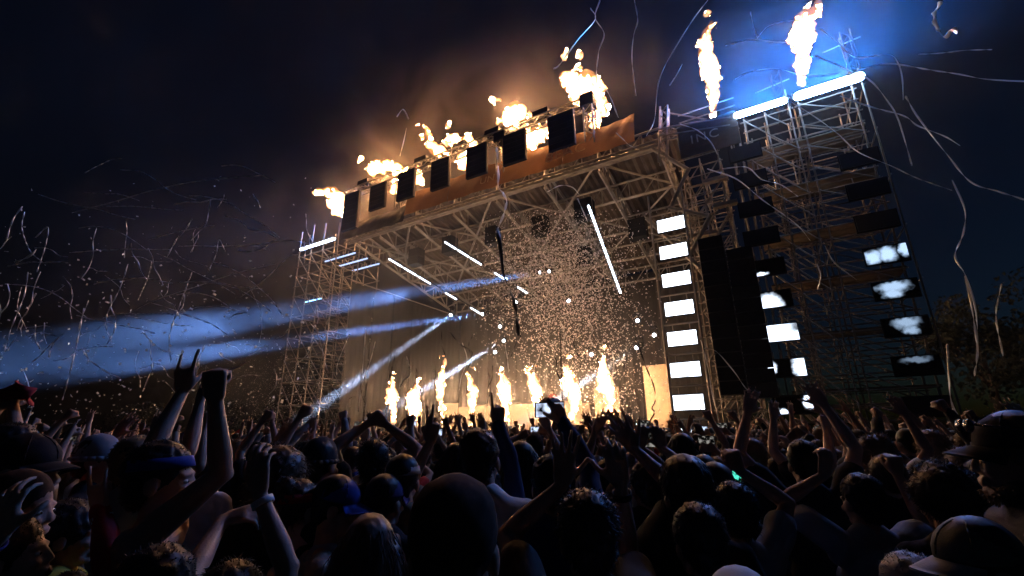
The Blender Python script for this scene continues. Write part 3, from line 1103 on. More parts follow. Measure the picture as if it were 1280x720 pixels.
def arm_shapes(mb, A, g=0.0, upto=1.0, sub=2):
    S, E, W = A['S'], A['E'], A['W']
    out = (E - S.lerp(W, .5))
    out = out.normalized() if out.length > 1e-3 else V3((0, -1, 0))
    mb.ball(S, .058 + g, sub)
    if upto >= 1:
        mb.cap(S, S.lerp(E, .45), .053 + g, .046 + g, sub)
        mb.cap(S.lerp(E, .30) - out * .012, S.lerp(E, .66) - out * .010, .034 + g, .034 + g, sub)
        mb.cap(S.lerp(E, .45), E, .046 + g, .034 + g, sub)
        mb.ball(E + out * .010, .029 + g, sub)
        mb.cap(E, E.lerp(W, .30), .034 + g, .038 + g, sub)
        mb.cap(E.lerp(W, .30), E.lerp(W, .72), .038 + g, .028 + g, sub)
        mb.cap(E.lerp(W, .72), W, .028 + g, .0235 + g, sub)
    else:
        mb.cap(S, S.lerp(E, upto), .056 + g, .051 + g * 1.6, sub)


def head_pts(R):
    return lambda c: NECK + R @ V3(c)


def head_shapes(mb, R, fem=False, beard=False):
    H = head_pts(R)
    r3 = R
    mb.cap((0, -.022, 1.40), NECK + V3((0, .0, .05)), .060 if not fem else .050, .054 if not fem else .046)
    mb.ball(H((0, -.012, .158)), (.0755, .098, .098), 3, r3)
    for s in (-1, 1):
        mb.ball(H((s * .026, -.024, .178)), (.051, .074, .074), 2, r3)
    mb.ball(H((0, .040, .105)), (.060, .056, .088), 3, r3)
    mb.ball(H((0, .050, .040)), (.044, .040, .030), 2, r3)
    mb.ball(H((0, .080, .030)), (.020, .016, .016), 2, r3)
    mb.cap(H((0, .090, .130)), H((0, .104, .092)), .008, .0115)
    for s in (-1, 1):
        mb.ball(H((s * .010, .098, .087)), (.0085, .009, .0075), 1, r3)
        mb.ball(H((s * .077, -.006, .112)), (.010, .024, .033), 2, r3)
        mb.ball(H((s * .034, .080, .092)), (.022, .016, .018), 2, r3)
        mb.cap(H((s * .012, .088, .142)), H((s * .046, .076, .140)), .0105, .009)
    mb.cap(H((-.016, .096, .061)), H((.016, .096, .061)), .0065)
    mb.cap(H((-.013, .095, .050)), H((.013, .095, .050)), .0072)


def tufts(mb, me, n, L, jit, droop, rnd, zmin=None, wid=.004, R=None):
    """short locks standing out of a hair surface"""
    nv = len(me.vertices)
    for _ in range(n):
        v = me.vertices[rnd.randrange(nv)]
        p, nn = V3(v.co), V3(v.normal)
        if zmin is not None and p.z < zmin:
            continue
        d = (nn + V3((rnd.uniform(-1, 1), rnd.uniform(-1, 1), rnd.uniform(-1, 1))) * jit + V3((0, -.25, -droop))).normalized()
        t = d.cross(V3((rnd.uniform(-1, 1), rnd.uniform(-1, 1), rnd.uniform(-1, 1)))).normalized() * wid
        l = L * rnd.uniform(.5, 1.2)
        b = p - nn * .004
        m = b + d * l * .55 + t * rnd.uniform(-.5, .5)
        e = b + d * l + V3((0, 0, -droop * l * .5))
        u = d.cross(t).normalized() * wid * .7
        mb.add([(b - t)[:], (b + t)[:], (b + u * 2)[:], (m - t * .8)[:], (m + t * .8)[:], (m + u * 1.5)[:], e[:]],
               [(0, 1, 4, 3), (1, 2, 5, 4), (2, 0, 3, 5), (3, 4, 6), (4, 5, 6), (5, 3, 6)])


def hair_mesh(style, R, rnd, vox):
    H = head_pts(R)
    mb = MB()
    if style in ('short', 'crop', 'messy', 'curly', 'grey'):
        e = {'short': .006, 'crop': .0055, 'messy': .012, 'curly': .012, 'grey': .004}[style]
        mb.ball(H((0, -.021, .166)), (.079 + e, .1 + e, .097 + e), 3, R)
        mb.ball(H((0, -.062, .105)), (.058 + e, .046 + e, .07), 2, R)
        for sd in (-1, 1):
            mb.ball(H((sd * .026, -.026, .180)), (.053 + e, .076 + e, .076 + e), 2, R)
    elif style == 'bowl':
        mb.ball(H((0, -.018, .172)), (.096, .118, .108), 3, R)
        mb.ball(H((0, -.05, .11)), (.086, .075, .085), 2, R)
    elif style == 'afro':
        mb.ball(H((0, -.03, .18)), (.125, .135, .125), 3, R)
        for _ in range(30):
            a, b = rnd.uniform(0, 2 * pi), rnd.uniform(-.3, 1.4)
            mb.ball(H((cos(a) * cos(b) * .11, -.03 + sin(a) * cos(b) * .12, .18 + sin(b) * .11)), rnd.uniform(.02, .04), 1)
    elif style == 'long':
        mb.ball(H((0, -.024, .166)), (.088, .108, .104), 3, R)
        for k in range(7):
            x = (k - 3) * .028
            y = -.075 - .035 * cos(k - 3) * .8
            mb.chain([H((x * .8, y + .02, .15)), H((x * 1.15, y - .035, 0)), NECK + V3((x * 1.5, y - .045, -.16)), NECK + V3((x * 1.5 + rnd.uniform(-.02, .02), y - .04, -.32 - rnd.uniform(0, .05)))],
                     [.045, .042, .034, .014], 1)
        for s in (-1, 1):
            mb.chain([H((s * .078, .02, .17)), H((s * .088, .02, .06)), NECK + V3((s * .1, .015, -.1)), NECK + V3((s * .1, .03, -.24))], [.03, .028, .022, .01], 1)
    elif style == 'bun':
        mb.ball(H((0, -.021, .166)), (.084, .105, .102), 3, R)
        mb.ball(H((0, -.09, .24)), .045, 2)
    elif style == 'big':
        mb.ball(H((0, -.03, .165)), (.115, .13, .118), 3, R)
        for _ in range(14):
            a = rnd.uniform(0, 2 * pi)
            mb.ball(H((cos(a) * .095, -.05 + sin(a) * .07, rnd.uniform(-.02, .12))), rnd.uniform(.03, .05), 1)
    me = fuse(mb, 'hair', vox, 2 if vox < .02 else 0, .5 if vox < .01 else (.4 if vox < .02 else .12))
    if vox > .02:
        return me
    if style != 'crop':
        co = np.empty(len(me.vertices) * 3)
        me.vertices.foreach_get('co', co)
        no = np.empty(len(me.vertices) * 3)
        me.vertices.foreach_get('normal', no)
        co, no = co.reshape(-1, 3), no.reshape(-1, 3)
        am = {'long': .004, 'bowl': .005}.get(style, .008)
        fz = (60, 60, 9) if style in ('long', 'bowl') else (48, 48, 40)
        off = np.array([noise.noise(Vector((c[0] * fz[0], c[1] * fz[1], c[2] * fz[2]))) for c in co])
        co += no * (off * am)[:, None]
        me.vertices.foreach_set('co', co.ravel())
    mb2 = MB()
    cfg = {'short': (1800, .014, .5, .2), 'crop': (2200, .005, .3, .1), 'grey': (1200, .010, .3, .1), 'messy': (2000, .026, .8, .3), 'curly': (2200, .017, 1.3, .0),
           'bowl': (1500, .03, .2, 1.1), 'afro': (2600, .030, .9, .0), 'long': (1600, .10, .08, 1.6), 'bun': (1000, .02, .4, .3), 'big': (2000, .05, .8, .7)}[style]
    n = int(cfg[0] * .62) if vox < .01 else cfg[0] // 3
    tufts(mb2, me, n, cfg[1], cfg[2], cfg[3], rnd, wid=(.0008 if style == 'crop' else .0017) if vox < .01 else .0028)
    # join locks to the base
    v0 = np.empty(len(me.vertices) * 3)
    me.vertices.foreach_get('co', v0)
    mb2.add(v0.reshape(-1, 3), [tuple(p.vertices) for p in me.polygons])
    bpy.data.meshes.remove(me)
    out = mb2.mesh('hair')
    out.shade_smooth()
    return out


def cap_meshes(kind, R):
    """cap, beanie, hat: list of (name, mesh)"""
    H = head_pts(R)
    out = []
    def dome(r, c, zcut, bulge=0):
        v, f = ICO[3]
        v = v * np.array(r)
        v = v + np.array(c)
        v[:, 2] = np.maximum(v[:, 2], zcut + .10 * np.maximum(0, -(v[:, 1] + .03)) * -1)
        w = v @ np.array(R).T + np.array(NECK)
        return w, f
    if kind in ('cap', 'capback', 'capflat'):
        mb = MB()
        w, f = dome((.0865, .109, .098), (0, -.014, .165), .155)
        mb.add(w, f)
        mb.ball(H((0, -.014, .264)), (.008, .008, .005), 1)
        for k in range(6):                    # stitched panel seams
            a = pi * k / 3 + .5
            q = [H((cos(a) * .0868 * sin(t), -.014 + sin(a) * .1094 * sin(t), .165 + .0984 * cos(t))) for t in (0.05, .35, .65, .95, 1.25, 1.5)]
            for u_, w_ in zip(q[:-1], q[1:]):
                mb.tube(u_, w_, .0022, None, 5)
        me = mb.mesh('crown')
        me.shade_smooth()
        out.append(('cap_crown', me))
        mb = MB()
        sgn = -1 if kind == 'capback' else 1
        nu, nv = 11, 6
        top_, bot = [], []
        for j in range(nv):
            for i in range(nu):
                u = -1 + 2 * i / (nu - 1)
                t = j / (nv - 1)
                ang = u * 1.15
                rx, ry = .088 + .006 * t, .108 + .075 * t * (1 - .25 * u * u)
                p = (sin(ang) * rx, sgn * (-.012 + cos(ang) * ry), .163 - .022 * t - .014 * u * u * (1 + t))
                top_.append(H(p)[:])
                bot.append(H((p[0], p[1], p[2] - .005))[:])
        n = nu * nv
        f = []
        for j in range(nv - 1):
            for i in range(nu - 1):
                a = j * nu + i
                f += [(a, a + 1, a + nu + 1, a + nu), (n + a, n + a + nu, n + a + nu + 1, n + a + 1)]
        rim = [(i) for i in range(nu)] + [j * nu + nu - 1 for j in range(1, nv)] + [(nv - 1) * nu + i for i in range(nu - 2, -1, -1)] + [j * nu for j in range(nv - 2, 0, -1)]
        for a, b in zip(rim, rim[1:] + rim[:1]):
            f.append((a, b, n + b, n + a))
        mb.add(top_ + bot, f)
        me = mb.mesh('brim')
        me.shade_smooth()
        out.append(('cap_brim', me))
    elif kind == 'beanie':
        mb = MB()
        w, f = dome((.086, .108, .112), (0, -.016, .162), .13)
        mb.add(w, f)
        for k in range(20):
            a, b = 2 * pi * k / 20, 2 * pi * (k + 1) / 20
            mb.cap(H((cos(a) * .084, -.016 + sin(a) * .106, .145)), H((cos(b) * .084, -.016 + sin(b) * .106, .145)), .012, None, 1, 8)
        me = mb.mesh('beanie')
        me.shade_smooth()
        out.append(('beanie', me))
    elif kind == 'hat':
        mb = MB()
        w, f = dome((.095, .118, .115), (0, -.012, .175), .150)
        mb.add(w, f)
        me = mb.mesh('crown')
        me.shade_smooth()
        out.append(('hat_crown', me))
        mb = MB()
        n = 32
        v = []
        for rx, z in ((.090, .155), (.150, .138), (.150, .133), (.088, .149)):
            for k in range(n):
                a = 2 * pi * k / n
                v.append(H((cos(a) * rx, -.012 + sin(a) * (rx + .02), z - .02 * abs(cos(a)) ** 2 * (rx > .1)))[:])
        f = []
        for q in range(4):
            for k in range(n):
                f.append((q * n + k, q * n + (k + 1) % n, ((q + 1) % 4) * n + (k + 1) % n, ((q + 1) % 4) * n + k))
        me = mb.add(v, f).mesh('brim')
        me.shade_smooth()
        out.append(('hat_brim', me))
    elif kind == 'headband':
        mb = MB()
        n = 28
        v, f = [], []
        for z, g in ((.168, .0), (.205, .0), (.205, -.008), (.168, -.008)):
            for k in range(n):
                a = 2 * pi * k / n
                s = sqrt(max(.2, 1 - ((z - .158) / .105) ** 2))
                v.append(H((cos(a) * (.087 * s + .004 + g), -.014 + sin(a) * (.108 * s + .004 + g), z))[:])
        for q in range(4):
            for k in range(n):
                f.append((q * n + k, q * n + (k + 1) % n, ((q + 1) % 4) * n + (k + 1) % n, ((q + 1) % 4) * n + k))
        me = mb.add(v, f).mesh('headband')
        me.shade_smooth()
        out.append(('headband', me))
    return out


def wrinkle(me, amp, freq, seed):
    co = np.empty(len(me.vertices) * 3)
    me.vertices.foreach_get('co', co)
    no = np.empty(len(me.vertices) * 3)
    me.vertices.foreach_get('normal', no)
    co, no = co.reshape(-1, 3), no.reshape(-1, 3)
    q = co * freq + seed
    # folds: warped sines running mostly downwards
    w = np.sin(q[:, 0] * 3.1 + 1.7 * np.sin(q[:, 2] * 1.3 + seed)) * np.sin(q[:, 2] * .8 + 1.3 * np.sin(q[:, 0] * 1.9)) \
        + .6 * np.sin(q[:, 2] * 2.3 + q[:, 1] * 2.0 + 2 * np.sin(q[:, 0] * 1.1))
    co += no * (w * amp)[:, None]
    me.vertices.foreach_set('co', co.ravel())


def lean_fix(me, lean):
    if not lean:
        return
    co = np.empty(len(me.vertices) * 3)
    me.vertices.foreach_get('co', co)
    co = co.reshape(-1, 3)
    h = np.maximum(0, co[:, 2] - .95)
    co[:, 0] += lean[0] * h
    co[:, 1] += lean[1] * h
    me.vertices.foreach_set('co', co.ravel())


def human_parts(sp, rnd, fine=True):
    """all meshes of one person as (name, mesh, material, sub-part of or None)"""
    fem = sp.get('fem', False)
    R = (Matrix.Rotation(radians(sp.get('turn', 0)), 3, 'Z') @ Matrix.Rotation(radians(sp.get('nod', 0)), 3, 'X') @ Matrix.Rotation(radians(sp.get('tilt', 0)), 3, 'Y'))
    arms = [solve_arm(s, sp.get(k) or rest_arm(s)) for s, k in ((-1, 'aL'), (1, 'aR'))]
    lean = sp.get('lean')
    out = []
    # body
    mb = MB()
    torso_shapes(mb, 0, fem)
    sub = 2 if fine else 1
    for s in (-1, 1):
        mb.cap((s * .09, 0, .92), (s * .095, .02, .50), .085, .055, sub)
        mb.cap((s * .095, .02, .50), (s * .095, -.012, .09), .052, .038, sub)
        mb.cap((s * .097, -.03, .045), (s * .11, .13, .032), .038, .03, sub)
    for A in arms:
        arm_shapes(mb, A, 0, 1, sub)
        hand_shapes(mb, A['W'], A['hd'], A['n'], A['side'], A['pose'], 1.0, 1)
    head_shapes(mb, R, fem)
    if fine is None:
        me = fuse(mb, 'body', .024, 0, .035)
    elif fine:
        me = fuse(mb, 'body', .0062, 1, .15)
    else:
        me = fuse(mb, 'body', .0105, 1, .13)
    lean_fix(me, lean)
    out.append(('body', me, 'skin', None))
    vx, rt = (.034, .08) if fine is None else ((.011, .28) if fine else (.017, .3))
    seed = rnd.uniform(0, 50)
    # upper clothing
    top = sp.get('top', 'tee')
    if top != 'none':
        mb = MB()
        if top == 'tank':
            torso_shapes(mb, .011, fem, True, False)
            mb.ball((0, -.02, 1.30), (.150, .100, .10))
            for s in (-1, 1):
                mb.chain([(s * .085, .085, 1.33), (s * .095, .03, 1.475), (s * .09, -.05, 1.475), (s * .075, -.10, 1.36)], [.022, .018, .018, .022], 1)
        else:
            torso_shapes(mb, .014, fem)
            mb.cap((0, -.018, 1.44), (0, -.014, 1.492), .070, .064)
            for A in arms:
                arm_shapes(mb, A, .014, {'tee': .55, 'long': 1.0, 'hood': 1.0}[top], sub)
            if top == 'hood':
                mb.chain([(-.085, .02, 1.50), (-.07, -.07, 1.50), (0, -.105, 1.49), (.07, -.07, 1.50), (.085, .02, 1.50)], [.03, .045, .052, .045, .03], 1)
        me = fuse(mb, 'shirt', vx, 2, rt)
        wrinkle(me, .0042 if fine is not None else 0, 14.0, seed)
        lean_fix(me, lean)
        out.append(('shirt' if top != 'long' else 'jacket', me, 'top', None))
    if fine is None:
        m_ = hair_mesh(sp.get('hair', 'short'), R, rnd, .03)
        out.append(('hair', m_, 'hair', None))
        return out, arms
    mb = MB()
    mb.cap((-.085, 0, .955), (.085, 0, .955), .126, None, sub)
    mb.ball((0, 0, 1.0), (.168, .126, .06), sub)
    for s in (-1, 1):
        mb.cap((s * .092, 0, .90), (s * .096, .02, .50), .100, .074, sub)
        mb.cap((s * .096, .02, .50), (s * .097, -.012, .12), .073, .064, sub)
    me = fuse(mb, 'trousers', .02 if fine else .024, 2, .25)
    wrinkle(me, .004, 12.0, seed)
    out.append(('trousers', me, 'legs', None))
    for s in (-1, 1):
        mb = MB()
        mb.cap((s * .097, -.035, .052), (s * .112, .15, .042), .05, .04, 1, 8)
        mb.box((s * .105, .055, .012), (.10, .30, .024))
        me = mb.mesh('shoe')
        me.shade_smooth()
        out.append(('shoe', me, 'shoe', None))
    # head
    hs = sp.get('hair', 'short')
    if hs != 'none':
        me = hair_mesh(hs, R, rnd, .0075 if fine else .016)
        lean_fix(me, lean)
        out.append(('hair', me, 'hair', None))
    if sp.get('hat'):
        for nm, me in cap_meshes(sp['hat'], R):
            lean_fix(me, lean)
            out.append((nm, me, 'brim' if 'brim' in nm and 'brimcol' in sp else 'hat', None))
    if sp.get('beard'):
        H = head_pts(R)
        mb = MB()
        mb.ball(H((0, .062, .026)), (.046, .040, .034), 2, R)
        mb.cap(H((-.052, .03, .05)), H((-.03, .075, .02)), .018, .02)
        mb.cap(H((.052, .03, .05)), H((.03, .075, .02)), .018, .02)
        me = fuse(mb, 'beard', .008, 1, .7)
        m2 = MB()
        tufts(m2, me, 350, .016, .6, .4, rnd, wid=.003)
        v0 = np.empty(len(me.vertices) * 3)
        me.vertices.foreach_get('co', v0)
        m2.add(v0.reshape(-1, 3), [tuple(p.vertices) for p in me.polygons])
        out.append(('beard', m2.mesh('beard'), 'beardcol', None))
    if sp.get('eyes'):
        H = head_pts(R)
        for s in (-1, 1):
            m = MB().ball(H((s * .031, .0815, .118)), (.0125, .0105, .0085), 2, R).mesh('eye')
            m.shade_smooth()
            out.append(('eye', m, 'eye', None))
            m = MB().ball(H((s * .031 + .002, .0905, .118)), (.0055, .003, .0055), 1, R).mesh('iris')
            out.append(('iris', m, 'iris', 'eye'))
    if sp.get('mouth'):
        H = head_pts(R)
        m = MB().ball(H((0, .094, .052)), (.018, .0125, .016), 2, R).mesh('mouth')
        m.shade_smooth()
        out.append(('open_mouth', m, 'mouth', None))
    if sp.get('shades'):
        H = head_pts(R)
        mb = MB()
        for sd in (-1, 1):
            mb.ball(H((sd * .036, .098, .222)), (.030, .012, .022), 2, R)
            mb.cap(H((sd * .062, .088, .225)), H((sd * .092, -.01, .205)), .004, .004, 1, 8)
        mb.cap(H((-.012, .106, .226)), H((.012, .106, .226)), .004, .004, 1, 8)
        me = mb.mesh('sunglasses')
        me.shade_smooth()
        out.append(('sunglasses', me, 'glass', None))
    for k, A in zip(('bL', 'bR'), arms):      # wristbands
        if sp.get(k):
            fd = (A['W'] - A['E']).normalized()
            c = A['W'] - fd * .035
            mb = MB()
            x, y, z = frame(fd)
            n = 18
            v, f = [], []
            for (r, h) in ((.036, -.011), (.036, .011), (.030, .011), (.030, -.011)):
                for q in range(n):
                    a = 2 * pi * q / n
                    v.append((c + x * cos(a) * r + y * sin(a) * r + fd * h)[:])
            for q in range(4):
                for w in range(n):
                    f.append((q * n + w, q * n + (w + 1) % n, ((q + 1) % 4) * n + (w + 1) % n, ((q + 1) % 4) * n + w))
            me = mb.add(v, f).mesh('wristband')
            me.shade_smooth()
            out.append(('wristband', me, 'band_' + sp[k], None))
    return out, arms


def mat_for(key, sp):
    if key == 'skin': return M['skin' + sp.get('skin', '')]
    if key == 'top': return M['cloth_' + sp.get('topcol', 'black')]
    if key == 'legs': return M['cloth_' + sp.get('legcol', 'denim')]
    if key == 'shoe': return M['cloth_dark']
    if key == 'hair' and sp.get('hair') == 'crop' and not sp.get('hat'): return M['stubble']
    if key == 'hair': return M['hair_' + sp.get('haircol', 'black')]
    if key == 'beardcol': return M['hair_' + sp.get('beardcol', 'fair')]
    if key == 'hat': return M['cloth_' + sp.get('hatcol', 'black')]
    if key == 'brim': return M['cloth_' + sp['brimcol']]
    if key.startswith('band_'): return M['cloth_' + key[5:]]
    return M[key]


TALL = 1.652                                  # height of the middle of the head
FRONT = []                                    # ground positions taken by the people placed one by one
REPORT = []


def person(head, D, face, label, group=None, **sp):
    """a person whose head is seen at a pixel, D metres along the view axis; face 0 = back to the camera, 90 = facing right"""
    rnd = random.Random(int(head[0] * 7 + head[1] * 13))
    head = (head[0], head[1] + 8 + (6 + (6 if sp.get('hat') else 0)) / D)
    hp = atd(*head, D)
    s = hp.z / TALL
    if not .82 <= s <= 1.17:
        REPORT.append(('scale', label, round(s, 2)))
    rz = -(HEAD_AZ + radians(face))
    Rz = Matrix.Rotation(rz, 3, 'Z')
    lean = sp.get('lean')
    base = V3((hp.x, hp.y, 0))
    if lean:
        base -= Rz @ V3((lean[0] * .7 * s, lean[1] * .7 * s, 0))
    loc = lambda p: (Rz.transposed() @ (V3(p) - base)) / s
    ldir = lambda v: Rz.transposed() @ V3(v)
    for k, sd in (('aL', -1), ('aR', 1)):
        a = sp.get(k)
        if a is None:
            continue
        (wx, wy), dD, pose, el = a[:4]
        W = loc(atd(wx, wy, D + dD))
        S = V3((sd * .165, -.01, 1.44))
        reach = (W - S).length
        if reach > .56:
            REPORT.append(('reach', label, k, round(reach, 2)))
        hint = loc(atd(*el, D + dD * .5)) - S
        n = ldir(RGT * a[4][0] + UPV * a[4][1] + FWD * a[4][2]) if len(a) > 4 else ldir(FWD)
        hd = ldir(RGT * a[5][0] + UPV * a[5][1] + FWD * a[5][2]) if len(a) > 5 else None
        sp[k] = dict(W=W, hint=hint, pose=pose, n=n, hd=hd)
    parts, arms = human_parts(sp, rnd, D < 2.6)
    root = thing('person', label, 'person', base, rz, group)
    root.scale = (s, s, s)
    made = {}
    for nm, me, key, par in parts:
        o = link(nm, me, mat_for(key, sp), made.get(par, root))
        made[nm] = o
        for lk, lv in sp.get('plabels', {}).items():
            if lk == nm: o['label'] = lv
    FRONT.append((base.x, base.y))
    root_m = Matrix.Translation(base) @ Rz.to_4x4() @ Matrix.Diagonal((s, s, s, 1))
    return root, root_m, arms


def phone(p, facing, updir, material, label, group=None, w=.15, h=.075):
    """a phone held with its screen turned to 'facing'"""
    z = V3(facing).normalized()
    x = V3(updir).cross(z).normalized()
    y = z.cross(x)
    t = thing('phone', label, 'phone', p, 0, group)
    t.matrix_basis = Matrix(((x.x, y.x, z.x, p[0]), (x.y, y.y, z.y, p[1]), (x.z, y.z, z.z, p[2]), (0, 0, 0, 1)))
    MB().box((0, 0, 0), (w, h, .008)).obj('case', M['black_metal'], t)
    MB().box((0, 0, .0048), (w - .012, h - .008, .0022)).obj('display', material, t)
    MB().tube((w * .38, h * .28, -.004), (w * .38, h * .28, -.0062), .006, None, 10).obj('camera_lens', M['eye'] if False else M['black_metal'], t)
    return t

# ------------------------------------------------------------------ people placed one by one
FW = (0, 0, 1)
person((570, 656), .87, 6, 'shaven headed man in a black tank top seen from behind, nearest to the camera', top='tank', topcol='black', hair='crop', haircol='brown', nod=-4)
person((602, 557), 2.15, 12, 'man with short dark hair in a white t-shirt just beyond the shaven headed man', top='tee', topcol='white', hair='short', haircol='brown', lean=(-.10, .05), bL=None)
person((732, 648), 1.34, -4, 'dark haired man with both forearms raised below the middle of the screens', top='tee', topcol='black', hair='messy', haircol='black',
       aL=((703, 606), .22, 'open', (676, 668), FW, (.1, 1, .1)), aR=((776, 607), .2, 'claw', (790, 680), FW, (-.15, 1, .2)), bR='black')
person((870, 658), 1.52, -6, 'man with short curly black hair right of the man with raised forearms', top='tee', topcol='black', hair='curly', haircol='black')
person((853, 598), 1.75, -12, 'black bowl haired person holding one long bare arm up to the left toward the phones', top='tee', topcol='black', hair='bowl', haircol='black',
       aL=((793, 562), .25, 'open', (826, 606), FW, (-.5, .8, .1)))
person((914, 624), 1.95, -8, 'messy haired man in a grey t-shirt raising a bent arm beside a teal phone', top='tee', topcol='grey', hair='messy', haircol='black',
       aR=((924, 588), .15, 'fist', (972, 640), FW, (-.4, 1, .1)))
person((418, 612), 2.0, 78, 'man in a blue baseball cap and grey tank top facing right', top='tank', topcol='grey', hair='crop', haircol='black', hat='cap', hatcol='blue', nod=-12, eyes=True)
person((484, 608), 2.15, 22, 'person in a purple cap seen from behind right of the blue cap', top='tee', topcol='black', hair='crop', haircol='black', hat='cap', hatcol='purple')
person((462, 672), 1.45, -8, 'woman with long straight dark hair seen from behind below the purple cap', top='tee', topcol='black', hair='long', haircol='brown', fem=True)
person((213, 576), 1.68, 72, 'shirtless man in a blue headband facing right with both arms lifted high over the crowd', top='none', hair='short', haircol='black', hat='headband', hatcol='blue', skin='', eyes=True, nod=4,
       aL=((228, 490), .30, 'horns', (186, 540), FW, (.05, 1, .1)), aR=((269, 500), -.12, 'fist', (298, 560), FW, (-.1, 1, .1)))
person((40, 566), 1.8, 82, 'man in a black cap at the far left facing right with a pale cheek', top='tee', topcol='black', hair='crop', haircol='black', hat='cap', hatcol='black', skin='_pale', eyes=True)
person((32, 616), 1.62, 78, 'fair haired man at the far left under the man in the black cap', top='tee', topcol='black', hair='crop', haircol='fair', skin='', eyes=True)
person((36, 672), 1.42, 66, 'man with open mouth at the lower left corner looking up toward the stage', top='tee', topcol='black', hair='short', haircol='brown', skin='_pale', eyes=True, mouth=True, nod=14,
       aL=((3, 668), -.1, 'claw', (-8, 725), FW, (.05, 1, .1)), bL='purple')
person((86, 742), 1.42, 10, 'person in a red jacket with blue sleeve stripe making a horn sign at lower left', top='long', topcol='red', hair='short', haircol='black',
       aR=((127, 626), .10, 'horns', (140, 706), FW, (-.25, 1, .1)), bR='white')
person((92, 650), 1.75, 60, 'person in a yellow top between the red jacket and the open mouthed man', top='tee', topcol='yellow', hair='curly', haircol='black')
person((128, 558), 2.6, 70, 'person in a grey knitted beanie facing right behind the black capped man', top='tee', topcol='black', hair='crop', haircol='black', hat='beanie', hatcol='grey', eyes=True)
person((292, 738), 1.22, 8, 'short dark haired person at the bottom raising one bare arm with a white wristband', top='tee', topcol='black', hair='messy', haircol='black',
       aR=((324, 616), .12, 'relaxed', (342, 690), FW, (-.15, 1, .15)), bR='white')
person((204, 720), 1.2, 25, 'person with curly dark hair at the bottom left reaching a bare arm to the right', top='tee', topcol='dark', hair='curly', haircol='black',
       aR=((278, 650), .30, 'relaxed', (235, 690), (0, -1, .3), (1, .2, .2)))
person((1074, 610), 2.1, 0, 'broad man in an olive grey t-shirt with both elbows out, seen from behind at right', top='tee', topcol='grey', hair='short', haircol='black',
       aL=((1030, 594), .15, 'grip', (1000, 648), FW, (.2, 1, .1)), aR=((1122, 594), .15, 'fist', (1150, 648), FW, (-.1, 1, .1)))
person((1176, 612), 1.95, 4, 'person with a round mass of curly dark hair at right', top='tee', topcol='black', hair='afro', haircol='black')
person((1218, 682), 1.18, -82, 'bearded man in a dark cap with beige brim facing left at the lower right', top='tee', topcol='dark', hair='crop', haircol='black', hat='cap', hatcol='olive', brimcol='beige', beard=True, beardcol='black', eyes=True, nod=-4)
person((1260, 545), 1.5, -62, 'tall fair bearded man in a dark cap with sunglasses on it at the right edge', top='long', topcol='dark', hair='crop', haircol='fair', hat='cap', hatcol='dark', beard=True, beardcol='fair', eyes=True, shades=True)
person((925, 755), .95, -5, 'person in a white cap at the very bottom, only the crown showing', top='tee', topcol='grey', hair='crop', haircol='black', hat='beanie', hatcol='white')
person((1136, 722), 1.35, 0, 'short person with curly grey flecked hair at the bottom below the olive grey t-shirt', top='tee', topcol='black', hair='curly', haircol='grey')
r_, m_, A_ = person((688, 590), 2.0, -2, 'person in a black long sleeved top holding up a lit phone toward the desk', top='long', topcol='navy', hair='short', haircol='black',
                    aR=((703, 528), .25, 'grip', (722, 585), (-.6, 0, .8), (-.35, 1, 0)))
phone(atd(687, 512, 2.25), -FWD * 1.0 + RGT * .15, UPV, M['phone_lit'], 'lit phone filming the desk, held up by a black sleeve')
person((668, 548), 4.3, 0, 'man silhouetted before the desk with both elbows spread wide', top='tee', topcol='dark', hair='crop', haircol='black',
       aL=((650, 545), .25, 'fist', (640, 560), FW), aR=((684, 540), .25, 'fist', (700, 556), FW))
person((607, 600), 2.3, 0, 'person hidden behind the white shirt man, pointing one finger straight up', top='long', topcol='navy', hair='short', haircol='black',
       aR=((623, 528), .18, 'point', (640, 588), FW, (-.05, 1, .05)))
person((505, 583), 2.3, 4, 'person in a grey bandana raising a flat hand left of the pointing finger', top='tee', topcol='olive', hair='crop', haircol='black', hat='headband', hatcol='grey',
       aR=((538, 552), .12, 'peace', (524, 618), FW, (.15, 1, .05)))
r_, m_, A_ = person((806, 592), 2.4, -4, 'person holding a phone sideways with both hands above the dark heads', top='tee', topcol='black', hair='short', haircol='black',
                    aL=((798, 560), .30, 'grip', (776, 590), FW, (.3, 1, 0)), aR=((828, 560), .30, 'grip', (846, 592), FW, (-.3, 1, 0)))
phone(atd(812, 550, 2.72), -FWD, UPV, M['phone_dim'], 'dim phone held sideways in two hands left of the screen column', None, .17, .085)
person((760, 584), 2.9, 5, 'dark haired person with two open hands lifted before the right flames', top='tee', topcol='grey', hair='short', haircol='black',
       aL=((744, 536), .3, 'open', (730, 570), FW, (.5, 1, 0)), aR=((775, 540), .3, 'open', (790, 572), FW, (-.4, 1, 0)))
person((355, 582), 2.1, 12, 'person with big bushy dark hair left of the blue cap', top='tee', topcol='black', hair='big', haircol='brown', fem=True)
person((378, 616), 2.0, 30, 'woman with a red bandana round her dark bun left of the blue cap', top='tank', topcol='black', hair='bun', haircol='brown', hat='headband', hatcol='red', fem=True, skin='_pale')
person((403, 562), 2.5, 15, 'person in a dark grey beanie between the bushy hair and the raised fists', top='tee', topcol='dark', hair='crop', haircol='black', hat='beanie', hatcol='dark')
person((470, 565), 2.7, 5, 'dark haired person with two fists raised before the leftmost flames', top='tee', topcol='black', hair='messy', haircol='black',
       aL=((462, 528), .2, 'fist', (448, 560), FW), aR=((482, 530), .2, 'fist', (494, 562), FW))
person((892, 592), 2.3, -6, 'person in a dark cap worn backwards behind the curly haired man', top='tee', topcol='black', hair='crop', haircol='black', hat='capback', hatcol='dark')
